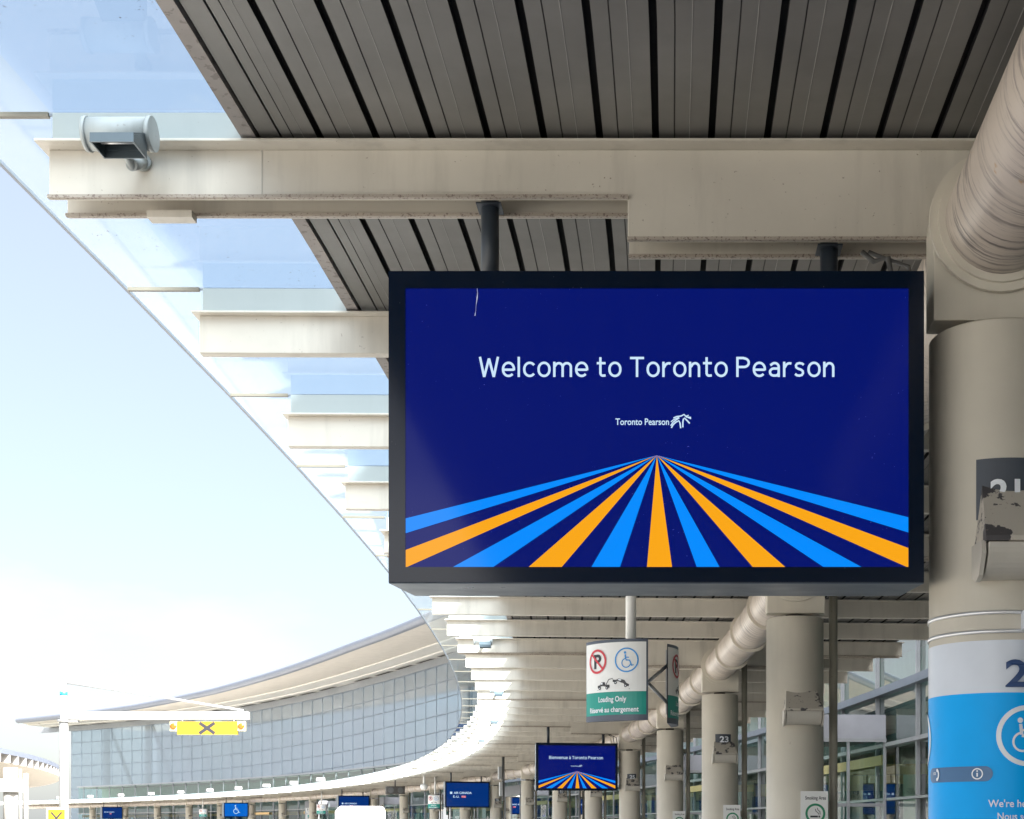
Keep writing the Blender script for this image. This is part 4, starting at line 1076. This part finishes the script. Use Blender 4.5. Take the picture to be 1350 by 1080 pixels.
# ------------------------------------------------------------------ people
def skin_mesh(name,joints,bones,mat,parent=None,sub=1):
    names=list(joints); me=D.meshes.new(name)
    me.from_pydata([joints[n][0] for n in names],[(names.index(a),names.index(b)) for a,b in bones],[])
    o=D.objects.new(name,me); COL.objects.link(o)
    if parent is not None: o.parent=parent
    md=o.modifiers.new('skin','SKIN'); md.use_smooth_shade=True
    for i,n in enumerate(names):
        sv=me.skin_vertices[0].data[i]; r=joints[n][1]; sv.radius=r if isinstance(r,tuple) else (r,r); sv.use_root=(i==0)
    sb=o.modifiers.new('sub','SUBSURF'); sb.levels=sub; sb.render_levels=sub+1
    me.materials.append(mat); return o
def person(x,y,z,h,label,coat,bald,rz=0):
    k=h/1.78
    t=thing('person',label,'person',(x,y,z),rz)
    J={'pelvis':((0,0,0.98),(0.15,0.11)),'waist':((0,0,1.14),(0.14,0.10)),'chest':((0,0,1.36),(0.17,0.11)),'neck0':((0,0,1.49),(0.07,0.06)),'neck':((0,-0.01,1.56),0.055),
       'head':((0,-0.02,1.66),(0.078,0.095)),'crown':((0,-0.01,1.73),(0.065,0.08))}
    B=[('pelvis','waist'),('waist','chest'),('chest','neck0'),('neck0','neck'),('neck','head'),('head','crown')]
    for s,n in ((-1,'l'),(1,'r')):
        J.update({'sh'+n:((s*0.19,0,1.44),0.06),'el'+n:((s*0.25,0.02,1.14),0.045),'wr'+n:((s*0.26,-0.06,0.90),0.03),'pa'+n:((s*0.26,-0.08,0.83),(0.02,0.035)),
                  'hip'+n:((s*0.10,0,0.90),0.09),'kn'+n:((s*0.11,-0.01,0.50),0.06),'an'+n:((s*0.11,0.02,0.09),0.04),'to'+n:((s*0.12,-0.16,0.03),0.035)})
        B+=[('chest','sh'+n),('sh'+n,'el'+n),('el'+n,'wr'+n),('wr'+n,'pa'+n),('pelvis','hip'+n),('hip'+n,'kn'+n),('kn'+n,'an'+n),('an'+n,'to'+n)]
        for f in range(4):
            J['f%d%s'%(f,n)]=((s*0.26+(-0.018+0.012*f)*0+0,-0.10+0.017*f-0.01,0.76-(0.012 if f in(1,2) else 0)),0.009); B.append(('pa'+n,'f%d%s'%(f,n)))
        J['th'+n]=((s*0.24,-0.12,0.81),0.010); B.append(('pa'+n,'th'+n))
    J={a:((p[0]*k,p[1]*k,p[2]*k),r) for a,(p,r) in J.items()}
    b=skin_mesh('body',J,B,M_skin,t)
    g=lambda ns,add:{a:(J[a][0],tuple(q+add for q in (J[a][1] if isinstance(J[a][1],tuple) else (J[a][1],)*2))) for a in ns}
    cn=['pelvis','waist','chest','neck0','shl','ell','wrl','shr','elr','wrr']
    skin_mesh('coat',g(cn,0.022),[q for q in B if q[0] in cn and q[1] in cn],coat,t)
    tn=['pelvis','hipl','knl','anl','hipr','knr','anr']
    skin_mesh('trousers',g(tn,0.015),[q for q in B if q[0] in tn and q[1] in tn],M_trous,t)
    fm=MB()
    for s in (-1,1):
        fm.tube([(s*0.03*k,-0.103*k,1.685*k),(s*0.03*k,-0.112*k,1.685*k)],0.009,8); fm.tube([(s*0.082*k,0,1.70*k),(s*0.088*k,0.01,1.64*k)],0.018,8)
    fm.tube([(0,-0.10*k,1.69*k),(0,-0.135*k,1.645*k)],0.014,8); fm.tube([(-0.025,-0.108*k,1.61*k),(0.025,-0.108*k,1.61*k)],0.007,6)
    fm.build('face_features',M_skin,t,fix=False)
    if not bald: skin_mesh('hair',{'a':((0,0.015*k,1.70*k),(0.09,0.09)),'b':((0,0.01,1.745*k),(0.07,0.075))},[('a','b')],M_hair,t)
    return t
person(P(1121,0,19).x,19,0,1.775,'bald person whose head just shows beside the downpipe behind the Smoking Area column',M_coat,True,rad(200))
person(P(1006,0,27).x+0.05,27,0,1.81,'dark haired person whose head just shows right of the column numbered 23',M_coat2,False,rad(20))

# ------------------------------------------------------------------ world and sun
AZ,EL=46.0,40.0
sd=Vector((math.sin(rad(AZ))*math.cos(rad(EL)),-math.cos(rad(AZ))*math.cos(rad(EL)),math.sin(rad(EL))))
sun=D.lights.new('sun','SUN'); sun.energy=5.0; sun.angle=rad(0.6); sun.color=(1,0.95,0.87)
so=D.objects.new('sun',sun); COL.objects.link(so); so.rotation_euler=sd.to_track_quat('Z','Y').to_euler(); so.location=sd*100
w=D.worlds.new('World'); scene.world=w; w.use_nodes=True; nt=w.node_tree
bg=nt.nodes['Background']; sk=nt.nodes.new('ShaderNodeTexSky'); sk.sky_type='NISHITA'; sk.sun_disc=False
sk.sun_elevation=rad(EL); sk.sun_rotation=rad(180-AZ); sk.air_density=1.0; sk.dust_density=2.5; sk.ozone_density=1.2
tc=nt.nodes.new('ShaderNodeTexCoord'); mp=nt.nodes.new('ShaderNodeMapping'); mp.inputs['Scale'].default_value=(1,1,2.6); mp.inputs['Location'].default_value=(0.4,0.1,0.3)
nz=nt.nodes.new('ShaderNodeTexNoise'); nz.inputs['Scale'].default_value=2.6; nz.inputs['Detail'].default_value=7; nz.inputs['Roughness'].default_value=0.55
nt.links.new(tc.outputs['Generated'],mp.inputs[0]); nt.links.new(mp.outputs[0],nz.inputs['Vector'])
cr_=N(nt,'ShaderNodeMapRange'); cr_.inputs['From Min'].default_value=0.47; cr_.inputs['From Max'].default_value=0.57; cr_.inputs['To Min'].default_value=0.45; cr_.inputs['To Max'].default_value=1.0; nt.links.new(nz.outputs['Fac'],cr_.inputs[0]); cf=cr_.outputs[0]
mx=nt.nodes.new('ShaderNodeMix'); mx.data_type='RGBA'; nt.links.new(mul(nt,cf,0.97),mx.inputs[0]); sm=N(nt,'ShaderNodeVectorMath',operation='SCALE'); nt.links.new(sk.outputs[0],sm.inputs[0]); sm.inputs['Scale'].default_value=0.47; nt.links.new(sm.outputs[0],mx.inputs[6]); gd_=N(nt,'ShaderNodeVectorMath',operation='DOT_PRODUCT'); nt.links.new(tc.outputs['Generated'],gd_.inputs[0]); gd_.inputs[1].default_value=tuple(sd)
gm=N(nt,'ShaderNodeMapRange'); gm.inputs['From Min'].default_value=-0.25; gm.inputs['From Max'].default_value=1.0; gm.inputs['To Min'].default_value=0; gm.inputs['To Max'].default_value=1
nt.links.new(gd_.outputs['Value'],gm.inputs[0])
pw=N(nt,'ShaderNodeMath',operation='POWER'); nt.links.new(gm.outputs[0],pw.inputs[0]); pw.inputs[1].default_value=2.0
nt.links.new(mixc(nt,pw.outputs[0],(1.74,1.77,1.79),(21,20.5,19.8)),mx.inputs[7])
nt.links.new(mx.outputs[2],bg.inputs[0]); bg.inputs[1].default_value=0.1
